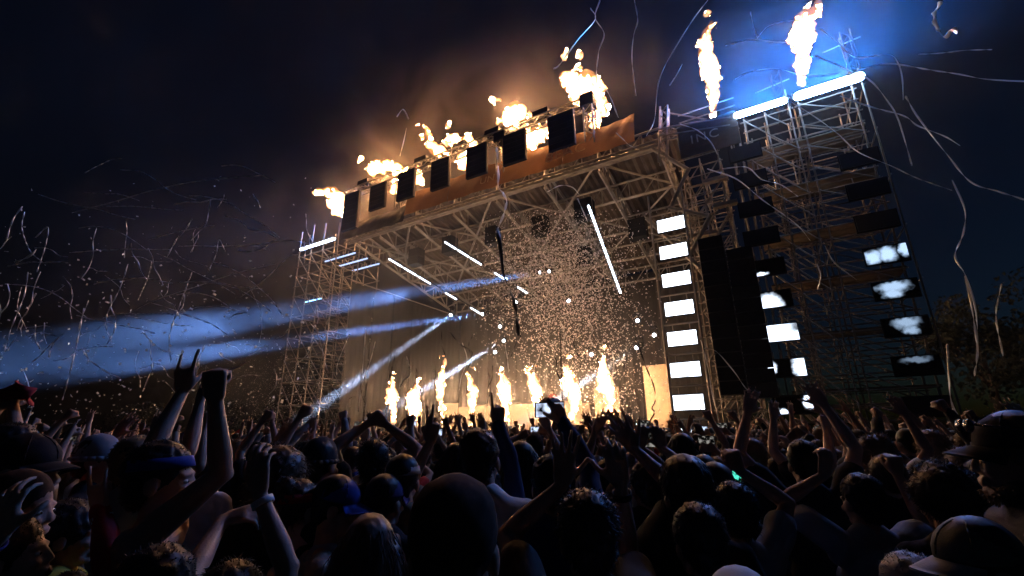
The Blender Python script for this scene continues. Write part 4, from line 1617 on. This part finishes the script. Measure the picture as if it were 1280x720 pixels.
phone(atd(920, 595, 3.1), -FWD + UPV * .3 + RGT * .5, UPV + RGT * .6, M['phone_teal'], 'small phone glowing teal beside the raised bent arm', None, .10, .05)
person((22, 548), 2.4, 55, 'person at the far left holding up a red cloth over the heads', top='tee', topcol='red', hair='short', haircol='black',
       aR=((18, 504), .2, 'fist', (30, 545), FW), aL=((2, 505), .2, 'fist', (-12, 540), FW))
fl = thing('red_cloth', 'crumpled red cloth stretched between raised hands at the far left', 'cloth', atd(5, 492, 2.6))
v, f = [], []
for i in range(13):
    for j in range(7):
        p = RGT * ((i / 12 - .5) * .32) + UPV * ((j / 6 - .5) * .10 + .025 * sin(i * .9)) + FWD * (.03 * sin(i * 1.3 + j * .8))
        v.append(p[:])
for i in range(12):
    for j in range(6):
        a = i * 7 + j
        f.append((a, a + 7, a + 8, a + 1))
co_ = MB().add(v, f).obj('fabric', M['cloth_red'], fl, True)
co_.modifiers.new('thick', 'SOLIDIFY').thickness = .006

# performers on the stage
for (x, y, lab, tc) in ((668, 489, 'performer in a white shirt standing behind the beige desk', 'white'), (690, 492, 'second performer in a red shirt at the right of the beige desk', 'red')):
    pts = aty(x, y, 28.3)
    rnd = random.Random(x)
    sp = dict(top='tee', topcol=tc, hair='short', haircol='black', aR=dict(W=V3((.22, .36, 1.12)), hint=V3((.5, -.4, -.2)), pose='relaxed'), aL=dict(W=V3((-.22, .36, 1.12)), hint=V3((-.5, -.4, -.2)), pose='relaxed'))
    parts, _ = human_parts(sp, rnd, False)
    root = thing('person', lab, 'person', (pts.x, 28.4, 1.9 + .92), radians(180))
    for nm, me, key, par in parts:
        link(nm, me, mat_for(key, sp), root)
    b = thing('riser', 'wooden riser under the ' + lab.split(' standing')[0].split(' at the')[0], 'riser', (pts.x, 28.4, 1.9))
    MB().box((0, 0, .455), (1.6, 1.0, .91)).obj('box', M['deck'], b)

# ------------------------------------------------------------------ the crowd
def up_arm(side, x, y, z, pose, hint=None):
    return dict(W=V3((side * x, y, z)), hint=V3(hint or (side * .8, -.2, -.4)), pose=pose, n=V3((0, 1, 0)))


GENERIC = [
    (dict(aL=up_arm(-1, .22, .12, 1.92, 'open'), aR=up_arm(1, .20, .10, 1.95, 'open'), hair='short'), 'with both open hands raised'),
    (dict(aL=up_arm(-1, .16, .22, 1.86, 'fist'), aR=up_arm(1, .28, .05, 1.90, 'fist'), hair='messy', top='long'), 'with both fists raised'),
    (dict(aR=up_arm(1, .18, .14, 1.95, 'point'), hair='crop'), 'pointing one finger up'),
    (dict(aR=up_arm(1, .22, .10, 1.92, 'horns'), hair='short', hat='cap', hatcol='dark'), 'in a cap making a horn sign'),
    (dict(aL=up_arm(-1, .20, .16, 1.93, 'fist'), hair='curly'), 'with curly hair, one fist up'),
    (dict(hair='short'), 'with short hair, arms down'),
    (dict(hair='long', fem=True), 'with long hair, arms down'),
    (dict(hair='bowl'), 'with thick straight hair'),
    (dict(hair='crop', hat='capback', hatcol='navy'), 'in a backwards cap'),
    (dict(aL=up_arm(-1, .10, .30, 1.72, 'open'), aR=up_arm(1, .10, .30, 1.74, 'open'), hair='bun', fem=True), 'in a bun, hands together overhead'),
    (dict(aL=up_arm(-1, .07, .32, 1.80, 'grip'), aR=up_arm(1, .07, .32, 1.80, 'grip'), hair='short', top='tee'), 'holding up a phone'),
    (dict(aL=up_arm(-1, .34, .0, 1.80, 'open'), aR=up_arm(1, .32, .06, 1.84, 'claw'), hair='long', fem=True, top='tank'), 'with long hair, arms spread'),
    (dict(aR=up_arm(1, .26, .02, 1.94, 'open'), hair='afro'), 'with bushy hair, one hand up'),
    (dict(hair='messy'), 'with tousled hair'),
]
PROTO = []
for gi, (sp, txt) in enumerate(GENERIC):
    rnd = random.Random(500 + gi)
    parts, arms = human_parts(sp, rnd, False)
    fixed = []
    for nm, me, key, par in parts:
        mm = {'skin': M['crowd_skin'], 'top': M['crowd_cloth'], 'legs': M['cloth_denim'], 'hair': M['crowd_hair']}.get(key) or mat_for(key, sp)
        me.materials.append(mm)
        fixed.append((nm, me))
    PROTO.append((fixed, txt, arms))

spots = []
rnd = random.Random(77)
SP = .60
for iy in range(-4, 60):
    for ix in range(-150, 60):
        x = (ix + .5 * (iy % 2)) * SP + rnd.uniform(-.14, .14)
        y = iy * SP * .9 + rnd.uniform(-.14, .14)
        if y > 18.3 or x > 14:
            continue
        p = V3((x, y, 1.6)) - CAM
        dep = p.dot(FWD)
        if dep < 1.75:
            continue
        px = 640 + F_PX * p.dot(RGT) / dep
        if not -70 < px < 1350:
            continue
        dist = sqrt(x * x + y * y)
        if dist > 40:
            continue
        if any((x - a) ** 2 + (y - b) ** 2 < .44 ** 2 for a, b in FRONT):
            continue
        spots.append((dist, x, y, px))
spots.sort()
N_THINGS = 262
near, far = spots[:N_THINGS], spots[N_THINGS:]
ZONE = lambda px: 'under the beams' if px < 380 else ('before the flames' if px < 800 else 'before the tower')
UPS = [0, 1, 2, 3, 4, 9, 10, 11, 12]
DOWNS = [5, 6, 7, 8, 13]
TOPS = ['black'] * 5 + ['dark'] * 4 + ['grey'] * 2 + ['navy'] * 2 + ['white', 'white', 'red', 'olive', 'blue', 'beige', 'yellow']
SKINS = ['skin', 'skin', 'skin_pale', 'skin_brown']
picks = {}
for dist, x, y, px in near:
    k = rnd.choice(UPS) if rnd.random() < (.50 if dist < 4 else .76) else rnd.choice(DOWNS)
    c = rnd.choice(TOPS)
    picks.setdefault((k, c if c != 'dark' else 'charcoal', ZONE(px)), []).append((px, dist, x, y, c))
NPHONE = 0
NTH = ORD + ['thirteenth', 'fourteenth']
for (k, cn_, zone), ls in picks.items():
    ls.sort()
    fixed, txt, arms = PROTO[k]
    for qi, (px, dist, x, y, c) in enumerate(ls):
        az = math.atan2(-13 - x, 24 - y) * -1 + radians(rnd.uniform(-22, 22))
        sc = max(.88, min(1.04 if dist < 4 else 1.07, rnd.gauss(.975, .035)))
        lab = f'{cn_} topped festival-goer {txt}, {zone}'
        if len(ls) > 1:
            lab = f'{cn_} topped one {txt}, {zone}, {NTH[qi]} from left'
        t = thing('person', lab, 'person', (x, y, 0), az, 'people in the packed crowd')
        t.scale = (sc, sc, sc)
        sk = M[rnd.choice(SKINS)]
        for nm, me in fixed:
            o = bpy.data.objects.new(nm, me)
            COL.objects.link(o)
            o.parent = t
            use = {'body': sk, 'shirt': M['cloth_' + c], 'jacket': M['cloth_' + c]}.get(nm)
            if use is not None:
                o.material_slots[0].link = 'OBJECT'
                o.material_slots[0].material = use
        if k == 10:
            mw = Matrix.Translation((x, y, 0)) @ Matrix.Rotation(az, 4, 'Z') @ Matrix.Scale(sc, 4)
            p = mw @ ((arms[0]['W'] + arms[1]['W']) / 2 + V3((0, .045, .10)))
            fd = mw.to_3x3() @ V3((0, -1, .1))
            phone(p, fd, V3((0, 0, 1)), M['phone_lit'] if NPHONE % 3 == 0 else M['phone_dim'],
                  ('lit' if NPHONE % 3 == 0 else 'dim') + f' phone held in both hands by the {NTH[qi]} {cn_} topped filmer {zone}', 'phones held up in the crowd', .15, .075)
            NPHONE += 1

# everyone beyond the nearest 262: one mass
lowp = []
for gi, (sp, txt) in enumerate(GENERIC):
    parts, arms = human_parts(sp, random.Random(700 + gi), None)
    vs, ts, ms, n = [], [], [], 0
    for nm, m2, key, par in parts:
        m2.calc_loop_triangles()
        co = np.empty(len(m2.vertices) * 3)
        m2.vertices.foreach_get('co', co)
        tr = np.empty(len(m2.loop_triangles) * 3, dtype=np.int32)
        m2.loop_triangles.foreach_get('vertices', tr)
        vs.append(co.reshape(-1, 3))
        ts.append(tr.reshape(-1, 3) + n)
        slot = {'skin': 0, 'hair': 2, 'legs': 3}.get(key, 1)
        ms.append(np.full(len(tr) // 3, slot, dtype=np.int32))
        n += len(co) // 3
        bpy.data.meshes.remove(m2)
    lowp.append((np.concatenate(vs), np.concatenate(ts), np.concatenate(ms)))
V_, T_, S_, n = [], [], [], 0
for dist, x, y, px in far:
    k = rnd.choice(UPS) if rnd.random() < .6 else rnd.choice(DOWNS)
    v, t, m_ = lowp[k]
    az = math.atan2(-13 - x, 24 - y) * -1 + radians(rnd.uniform(-25, 25))
    sc = rnd.gauss(.985, .04)
    c, s = cos(az) * sc, sin(az) * sc
    w = np.stack([v[:, 0] * c - v[:, 1] * s + x, v[:, 0] * s + v[:, 1] * c + y, v[:, 2] * sc], 1)
    V_.append(w)
    T_.append(t + n)
    q = m_.copy()
    r = rnd.random()
    q[q == 1] = 1 if r < .55 else (4 if r < .75 else (5 if r < .9 else 6))
    q[q == 0] = 0 if rnd.random() < .6 else 7
    S_.append(q)
    n += len(v)
if V_:
    V_, T_, S_ = np.concatenate(V_), np.concatenate(T_), np.concatenate(S_)
    me = bpy.data.meshes.new('distant_crowd')
    me.vertices.add(len(V_))
    me.vertices.foreach_set('co', V_.ravel())
    me.loops.add(len(T_) * 3)
    me.loops.foreach_set('vertex_index', T_.ravel().astype(np.int32))
    me.polygons.add(len(T_))
    me.polygons.foreach_set('loop_start', np.arange(0, len(T_) * 3, 3, dtype=np.int32))
    for q in ('skin', 'cloth_black', 'hair_black', 'cloth_denim', 'cloth_grey', 'cloth_white', 'cloth_red', 'skin_brown'):
        me.materials.append(M[q])
    me.polygons.foreach_set('material_index', S_)
    me.update(calc_edges=True)
    me.shade_smooth()
    tag(link('distant_crowd', me), 'far mass of festival-goers with raised arms reaching to the stage', 'crowd', kind='stuff')
print('crowd', len(near), len(far), 'tris far', len(T_) if len(far) else 0)
for r in REPORT:
    print('PERSON', r)

# ================================================================== STREAMERS AND CONFETTI
def catmull(P, n):
    P = [P[0] * 2 - P[1]] + P + [P[-1] * 2 - P[-2]]
    out = []
    for i in range(1, len(P) - 2):
        for k in range(n):
            t = k / n
            a, b, c, d = P[i - 1], P[i], P[i + 1], P[i + 2]
            out.append(.5 * ((2 * b) + (c - a) * t + (2 * a - 5 * b + 4 * c - d) * t * t + (3 * b - a - 3 * c + d) * t ** 3))
    out.append(P[-2])
    return out


def streamer(pts, w, twist, material, label, group=None, seed=0):
    rnd = random.Random(seed)
    n = max(6, int(90 / max(2, len(pts) - 1)))
    C = catmull([V3(p) for p in pts], n)
    base = C[0].copy()
    side = V3((rnd.uniform(-1, 1), rnd.uniform(-1, 1), rnd.uniform(-1, 1))).normalized()
    v, f = [], []
    ph = rnd.uniform(0, 6)
    acc = 0.0
    for i, c in enumerate(C):
        d = (C[min(i + 1, len(C) - 1)] - C[max(i - 1, 0)]).normalized()
        acc += (C[i] - C[i - 1]).length if i else 0
        a = ph + acc * twist + 1.4 * sin(acc * 2.3 + ph)
        s = side - d * side.dot(d)
        s.normalize()
        u = s * cos(a) + d.cross(s) * sin(a)
        ww = w * (.5 if i in (0, len(C) - 1) else 1)
        nn = d.cross(u) * .0015
        for q in (u * ww / 2 + nn, u * -ww / 2 + nn, u * -ww / 2 - nn, u * ww / 2 - nn):
            v.append((c + q - base)[:])
    for i in range(len(C) - 1):
        a, b = 4 * i, 4 * i + 4
        for k in range(4):
            f.append((a + k, a + (k + 1) % 4, b + (k + 1) % 4, b + k))
    o = MB().add(v, f).obj('streamer', material, None, True)
    o.location = base
    return tag(o, label, 'streamer', group)


BIG = [
    (8, .035, 'foil', 'curling silver streamer falling from the top edge past the near end of the truss', [(750, 0), (744, 22), (755, 42), (748, 67), (746, 105), (759, 114), (773, 147)]),
    (8.2, .035, 'foil', 'silver streamer branching left from the curl at the top edge', [(738, 10), (744, 24), (722, 50), (700, 80), (692, 86)]),
    (9, .03, 'foil', 'nearly straight silver streamer hanging between the truss end and the left tall flame', [(793, 0), (797, 25), (792, 45), (790, 75), (795, 120)]),
    (9, .03, 'foil', 'long slanting silver streamer left of the left tall flame', [(885, 0), (868, 22), (850, 50), (830, 85), (822, 110), (818, 150), (808, 170)]),
    (10, .03, 'foil', 'short silver streamer scrap beside the left tall flame', [(853, 80), (846, 93), (837, 107)]),
    (9, .03, 'foil', 'thin silver streamer between the two tall flames', [(907, 57), (925, 52), (940, 49), (965, 52), (987, 53)]),
    (9, .03, 'foil', 'silver streamer looping behind the tallest flame', [(947, 47), (960, 33), (980, 27), (1002, 25)]),
    (9, .03, 'foil', 'short forked silver streamer left of the tallest flame', [(938, 15), (942, 33), (947, 48)]),
    (7, .032, 'foil', 'silver streamer from the tallest flame bending down right of the light bar', [(1027, 37), (1047, 53), (1070, 72), (1110, 68), (1123, 80), (1128, 100), (1129, 125)]),
    (7, .030, 'foil', 'faint silver streamer crossing the light bar and falling at its right', [(1020, 70), (1060, 87), (1087, 100), (1107, 123), (1123, 150), (1140, 207)]),
    (8, .035, 'foil', 'long silver streamer running from the light bar to the right edge', [(1060, 95), (1085, 84), (1117, 80), (1160, 87), (1200, 93), (1233, 99), (1285, 102)]),
    (8, .035, 'foil', 'silver streamer leaving the right end of the light bar downwards', [(1050, 120), (1087, 133), (1130, 145), (1147, 157), (1180, 170), (1200, 182)]),
    (7, .036, 'foil', 'long silver streamer slanting to the right edge below the others', [(1132, 120), (1143, 140), (1163, 167), (1183, 192), (1213, 227), (1250, 240), (1282, 250)]),
    (9, .03, 'foil', 'silver streamer slanting across the top of the right tower', [(990, 128), (1020, 147), (1047, 167), (1073, 190), (1113, 207), (1147, 223), (1190, 238)]),
    (10, .03, 'foil', 'arched silver streamer over the left light bar', [(917, 100), (937, 90), (970, 86), (1010, 95), (1050, 92)]),
    (8, .03, 'foil', 'silver streamer draped in front of the upper left tower screens', [(903, 211), (933, 209), (952, 224), (976, 231), (998, 246)]),
    (8, .03, 'foil', 'silver streamer slanting down across the middle of the right tower', [(884, 211), (921, 224), (952, 249), (995, 280), (1013, 301)]),
    (8, .03, 'foil', 'curved silver streamer low in the middle of the right tower', [(1031, 307), (1043, 328), (1071, 350)]),
    (8, .03, 'foil', 'short curved silver streamer left of the curved one on the tower', [(1021, 330), (1026, 345), (1022, 362)]),
    (6, .034, 'foil', 'silver streamer hanging down in the dark right of the tower', [(1190, 225), (1206, 262), (1204, 292), (1194, 320), (1207, 345), (1220, 390), (1222, 440)]),
    (6, .03, 'foil', 'beaded silver streamer near the right edge before the trees', [(1252, 355), (1245, 395), (1254, 445)]),
    (5, .032, 'foil', 'beaded silver streamer coiling down behind the sunglasses at the right', [(1184, 430), (1186, 470), (1190, 505), (1206, 535), (1222, 550)]),
    (6, .034, 'foil', 'silver streamer curling in the dark above the cap at right', [(1218, 470), (1222, 440), (1220, 420), (1214, 380), (1206, 345)]),
    (9, .03, 'foil', 'thin silver streamer at the upper right far from the tower', [(1148, 68), (1180, 66), (1205, 63), (1240, 62)]),
    (4.5, .05, 'foil', 'broad bent piece of silver foil at the upper right corner', [(1176, 2), (1167, 18), (1170, 32), (1181, 47), (1190, 36), (1197, 40)]),
    (10, .04, 'foil', 'small hooked silver streamer in the smoke above the truss', [(496, 146), (504, 137), (511, 149)]),
    (10, .03, 'foil', 'thin silver streamer hanging below the hooked one in the smoke', [(508, 160), (505, 175), (500, 195)]),
    (14, .10, 'foil', 'long broad streamer hanging over the banner from the middle truss leg', [(621, 184), (623, 215), (623, 233), (629, 242), (633, 253), (628, 272), (620, 291)]),
    (9, .10, 'dark_ribbon', 'thick dark twisted ribbon hanging in front of the confetti cloud', [(622, 285), (626, 315), (630, 345), (642, 375), (646, 400), (648, 420)]),
    (8, .03, 'dark_ribbon', 'thin dark ribbon hanging before the flames right of centre', [(700, 405), (701, 440), (702, 480), (705, 540)]),
    (8, .035, 'dark_ribbon', 'dark kinked ribbon hanging before the tall beige panel', [(796, 418), (804, 450), (817, 482), (819, 500), (815, 510), (818, 516), (811, 530), (812, 545)]),
    (7, .03, 'foil', 'silver streamer slanting down right of the screen column', [(880, 435), (896, 440), (918, 465), (932, 485), (950, 503)]),
    (7, .03, 'foil', 'silver streamer hanging straight right of the screen column', [(876, 425), (884, 455), (890, 490), (897, 520), (900, 550)]),
    (9, .03, 'foil', 'silver streamer curling under the near banner end', [(770, 166), (780, 175), (786, 181), (800, 188)]),
    (9, .03, 'foil', 'blue lit streamer lying along the roof beams', [(684, 240), (700, 232), (715, 234), (724, 243)]),
    (9, .03, 'foil', 'streamer hanging under the roof beside the steep light tube', [(722, 248), (728, 262), (735, 278)]),
    (9, .03, 'foil', 'streamer curling across the sign board', [(850, 155), (872, 163), (888, 177), (897, 193)]),
    (8, .03, 'dark_ribbon', 'dark crossed ribbon before the left flames', [(560, 412), (575, 430), (590, 440), (585, 452)]),
    (9, .025, 'dark_ribbon', 'dark hooked ribbon left of the stage flames', [(430, 520), (436, 500), (444, 495)]),
    (10, .025, 'foil', 'tall thin pale streamer hanging at the left end of the stage', [(457, 410), (455, 440), (452, 475), (448, 515)]),
]
for i, (D, w, mt, lab, P) in enumerate(BIG):
    rnd = random.Random(i)
    pts = [atd(x, y, D + .35 * sin(k * 1.1 + i)) for k, (x, y) in enumerate(P)]
    streamer(pts, w * (.68 if w < .045 else .8), rnd.uniform(3, 6.5), M[mt], lab, None, i)

rnd = random.Random(5)
LEFT = [(9, [(150, 212), (180, 216), (215, 240), (245, 250)]), (9, [(90, 266), (150, 250), (190, 238), (250, 226), (330, 219)]), (7, [(8, 300), (16, 275), (28, 258)]), (9, [(44, 297), (60, 284), (56, 310), (46, 340)]),
        (9, [(185, 300), (230, 288), (268, 282)]), (8, [(160, 330), (150, 360), (132, 400), (140, 430)]), (8, [(35, 340), (30, 370), (14, 410), (5, 440)]), (9, [(160, 392), (195, 375), (240, 360), (300, 340), (345, 330)]),
        (8, [(240, 340), (225, 380), (212, 420), (214, 455)]), (7, [(105, 385), (98, 420), (90, 455), (78, 500)]), (8, [(260, 340), (270, 318), (274, 300), (282, 315)]), (9, [(300, 372), (330, 350), (360, 322), (372, 318)])]
for D, P in LEFT:
    streamer([atd(x, y, D) for x, y in P], .018, rnd.uniform(9, 14), M['foil_thin'], 'thin glinting streamer drifting in the dark sky at the left', 'streamers drifting at the left', 200 + len(bpy.data.objects))
for k in range(84):
    x = rnd.uniform(-5, 400)
    y = 205 + 280 * rnd.random() ** .7
    D = rnd.uniform(6, 17)
    L = rnd.uniform(18, 75)
    a0 = rnd.choice((rnd.uniform(1.1, 2.3), rnd.uniform(1.3, 2.0), rnd.uniform(-.5, .4) + (0 if rnd.random() < .5 else pi)))
    P = [(x, y)]
    for q in range(4):
        a0 += rnd.uniform(-.5, .5)
        P.append((P[-1][0] + L / 4 * cos(a0), P[-1][1] + L / 4 * sin(a0)))
    if max(p[1] for p in P) > 512:
        continue
    streamer([atd(a, b, D) for a, b in P], rnd.uniform(.014, .026), rnd.uniform(6, 20), M['foil_thin'], 'thin glinting streamer drifting in the dark sky at the left', 'streamers drifting at the left', 300 + k)
for k in range(24):                           # long flat arcs higher up
    x, y = rnd.uniform(-20, 330), rnd.uniform(205, 400)
    D = rnd.uniform(7, 14)
    L = rnd.uniform(70, 150)
    a0 = rnd.uniform(-.35, .25)
    P = [(x, y)]
    for q in range(5):
        a0 += rnd.uniform(-.1, .28)
        P.append((P[-1][0] + L / 5 * cos(a0), P[-1][1] + L / 5 * sin(a0)))
    if P[-1][0] < 400:
        streamer([atd(a, b, D) for a, b in P], rnd.uniform(.014, .022), rnd.uniform(9, 22), M['foil_thin'], 'long flat arc of thin glinting streamer high in the dark sky at the left', 'long streamers arching at the left', 800 + k)
for k in range(22):
    x, y = 440 + 16.4 * k + rnd.uniform(-7, 7), rnd.uniform(400, 470)
    D = rnd.uniform(9, 15)
    P = [(x, y)]
    for q in range(3):
        P.append((P[-1][0] + rnd.uniform(-8, 6), P[-1][1] + rnd.uniform(8, 22)))
    streamer([atd(a, b, D) for a, b in P], .026, rnd.uniform(8, 14), M['dark_ribbon' if k % 2 else 'foil'],
             f'thin {"dark" if k % 2 else "pale"} streamer hanging before the stage, {NTH[k // 2]} such from the left', ('dark' if k % 2 else 'pale') + ' streamers before the stage', 400 + k)


def confetti(name, label, n, sampler, size, material, seed):
    r = np.random.default_rng(seed)
    P, S = [], []
    while len(P) < n:
        p = sampler(r)
        if p is not None:
            P.append(p[:])
            S.append(size * r.uniform(.6, 1.3))
    P, S = np.array(P), np.array(S)
    a = r.normal(size=(n, 3))
    a /= np.linalg.norm(a, axis=1)[:, None]
    b = np.cross(a, r.normal(size=(n, 3)))
    b /= np.linalg.norm(b, axis=1)[:, None]
    c = np.cross(a, b)
    a, b, c = a * S[:, None] / 2, b * S[:, None] * .32, c * S[:, None] * .10
    v = np.stack([P - a - b, P + a - b + c, P + a + b, P - a + b + c], 1).reshape(-1, 3)
    me = bpy.data.meshes.new(name)
    me.from_pydata(v.tolist(), [], np.arange(n * 4).reshape(-1, 4).tolist())
    return tag(link(name, me, material), label, 'confetti', kind='stuff')


def cloud(r):
    u = r.random()
    if u < .80:
        x, y = r.normal(694, 46), r.normal(348, 50)
    elif u < .95:
        x, y = r.normal(735, 45), r.normal(425, 45)
    else:
        x, y = r.normal(765, 30), r.normal(485, 35)
    if not (590 < x < 835 and 262 < y < 545) or x < 560 + (y < 300) * 40:
        return None
    return aty(x, y, r.uniform(17.5, 24))


def dust(r):
    x, y = r.normal(335, 50), r.normal(485, 25)
    return aty(x, y, r.uniform(17, 24)) if 230 < x < 440 and y < 525 else None


def glit(r):
    x, y = r.uniform(0, 400), 200 + 320 * r.beta(2.2, 1.1)
    if y < 330 and r.random() < .5:
        return None
    return atd(x, y, r.uniform(7, 22))


confetti('paper_confetti', 'dense cloud of small paper confetti falling before the stage', 11500, cloud, .064, M['paper'], 1)
confetti('fine_confetti', 'fine confetti dust in the air at the left end of the stage', 1500, dust, .045, M['paper'], 2)
confetti('foil_glitter', 'scattered glints of foil confetti in the dark air at the left', 700, glit, .05, M['foil'], 3)

# ================================================================== TREES
def tree(x, y, h, w, label, group, seed, n=2600):
    rnd = random.Random(seed)
    t = thing('tree', label, 'tree', (x, y, 0), rnd.uniform(0, 6), group)
    mb = MB()
    mb.tube((0, 0, 0), (.1, .05, h * .45), .22, .15, 9)
    mb.tube((.1, .05, h * .45), (0, 0, h * .8), .15, .05, 8)
    lob = []
    for k in range(9):
        a = 2 * pi * k / 9 + rnd.uniform(-.3, .3)
        r = w * rnd.uniform(.25, .48)
        c = V3((cos(a) * r, sin(a) * r, h * rnd.uniform(.42, .88)))
        mb.tube((.05, .02, h * rnd.uniform(.3, .6)), c, .07, .02, 6)
        lob.append((c, w * rnd.uniform(.16, .30)))
    lob.append((V3((0, 0, h * .86)), w * .24))
    mb.obj('trunk', M['bark'], t)
    v, f = [], []
    for k in range(n):
        c, r = rnd.choice(lob)
        d = V3((rnd.gauss(0, 1), rnd.gauss(0, 1), rnd.gauss(0, .8))).normalized() * r * rnd.random() ** .4
        p = c + d
        a = V3((rnd.gauss(0, 1), rnd.gauss(0, 1), rnd.gauss(0, 1))).normalized()
        b = a.cross(V3((rnd.gauss(0, 1), rnd.gauss(0, 1), rnd.gauss(0, 1)))).normalized()
        s = rnd.uniform(.10, .2)
        i = len(v)
        v += [(p - a * s)[:], (p + b * s * .5)[:], (p + a * s)[:], (p - b * s * .5)[:]]
        f.append((i, i + 1, i + 2, i + 3))
    MB().add(v, f).obj('crown', M['leaf'], t)


for i, (x, y, h, w) in enumerate(((9.0, 33, 8.2, 5), (12.5, 36, 10.5, 6.5), (16.5, 34, 11.5, 7), (14.2, 28, 8.5, 5.5), (20.5, 33, 12, 7))):
    tree(x, y, h, w, 'dark leafy tree in the night, ' + ('nearest to the scaffold tower', 'behind the first tree right of the tower', 'tall one near the right edge', 'closest one before the others at right', 'outermost one at the right edge')[i], 'dark trees right of the tower', i)
for i, (x, y, h, w) in enumerate(((-46, 30, 5.2, 5), (-58, 30, 5.4, 6), (-72, 28, 5.6, 6), (-54, 38, 6.5, 6), (-42, 37, 6, 6))):
    tree(x, y, h, w, 'dark far tree on the horizon beyond the crowd, ' + ('nearest the far scaffold tower', 'second out from the tower', 'outermost at left', 'behind the first one', 'half hidden behind the tower')[i], 'far trees beyond the crowd at left', 20 + i, 1500)

# ================================================================== SMOKE AND HAZE
def volume_mat(name, density, col, aniso, noise_scale=None, lo=.45, hi=.75, radii=None):
    m = bpy.data.materials.new(name)
    m.use_nodes = True
    nt = m.node_tree
    nt.nodes.clear()
    o = nt.nodes.new('ShaderNodeOutputMaterial')
    pv = nt.nodes.new('ShaderNodeVolumePrincipled')
    pv.inputs['Color'].default_value = (*col, 1)
    pv.inputs['Density'].default_value = density
    pv.inputs['Anisotropy'].default_value = aniso
    if noise_scale:
        L = nt.links.new
        tc = nt.nodes.new('ShaderNodeTexCoord')
        nz = nt.nodes.new('ShaderNodeTexNoise')
        nz.inputs['Scale'].default_value = noise_scale
        nz.inputs['Detail'].default_value = 4
        nz.inputs['Distortion'].default_value = .8
        mr = nt.nodes.new('ShaderNodeMapRange')
        mr.inputs['From Min'].default_value = lo
        mr.inputs['From Max'].default_value = hi
        mr.inputs['To Max'].default_value = density
        L(tc.outputs['Object'], nz.inputs['Vector'])
        L(nz.outputs[0], mr.inputs['Value'])
        dv = nt.nodes.new('ShaderNodeVectorMath')     # thinner towards the rim of the cloud
        dv.operation = 'DIVIDE'
        dv.inputs[1].default_value = radii
        L(tc.outputs['Object'], dv.inputs[0])
        ln = nt.nodes.new('ShaderNodeVectorMath')
        ln.operation = 'LENGTH'
        L(dv.outputs[0], ln.inputs[0])
        fo = nt.nodes.new('ShaderNodeMapRange')
        fo.interpolation_type = 'SMOOTHSTEP'
        fo.inputs['From Min'].default_value = .30
        fo.inputs['From Max'].default_value = .98
        fo.inputs['To Min'].default_value = 1
        fo.inputs['To Max'].default_value = 0
        L(ln.outputs['Value'], fo.inputs['Value'])
        mu = nt.nodes.new('ShaderNodeMath')
        mu.operation = 'MULTIPLY'
        L(mr.outputs[0], mu.inputs[0])
        L(fo.outputs[0], mu.inputs[1])
        L(mu.outputs[0], pv.inputs['Density'])
    nt.links.new(pv.outputs[0], o.inputs['Volume'])
    return m


hz = MB().box((-20, 24, 17.5), (170, 84, 37)).obj('haze', volume_mat('haze', HAZE_DENSITY, (.86, .88, .95), .25))
tag(hz, 'thin smoky haze hanging over the whole place', 'haze', kind='stuff')


def smoke_blob(name, c, r, density, col, noise_scale, lo, hi, label):
    v, f = ICO[2]
    me = MB().add(v * np.array(r) * 1.06, f).mesh(name)
    o = link(name, me, volume_mat(name, density, col, .2, noise_scale, lo, hi, r))
    o.location = c
    return tag(o, label, 'smoke', kind='stuff')


smoke_blob('stage_smoke', (-13.8, 26.0, 5.0), (15, 8.5, 8.5), .021, (.86, .82, .78), .22, .25, .75, 'pale smoke lying over the stage floor round the flame jets')
smoke_blob('roof_smoke', (-23, 25, 22.5), (24, 8, 12), .070, (.80, .70, .64), .15, .44, .74, 'brown smoke drifting off to the left above the burning roof edge')
smoke_blob('beam_smoke', (-29, 15.5, 8.0), (28, 14, 8), .022, (.86, .88, .95), .16, .40, .74, 'thin grey smoke in the blue beams left of the stage')
smoke_blob('bar_bloom_smoke', (2.6, 18.0, 14.6), (7.5, 3.6, 6.0), .011, (.88, .9, .96), .30, .10, .70, 'thin smoke added to give the white light bars a blue bloom')  # cloud added so the bars get a bloom around them
smoke_blob('floor_smoke', (-14.0, 24.2, 2.6), (12, 5.2, 5.2), .050, (.88, .85, .82), .34, .25, .75, 'dense pale smoke low on the stage floor behind the flame jets')
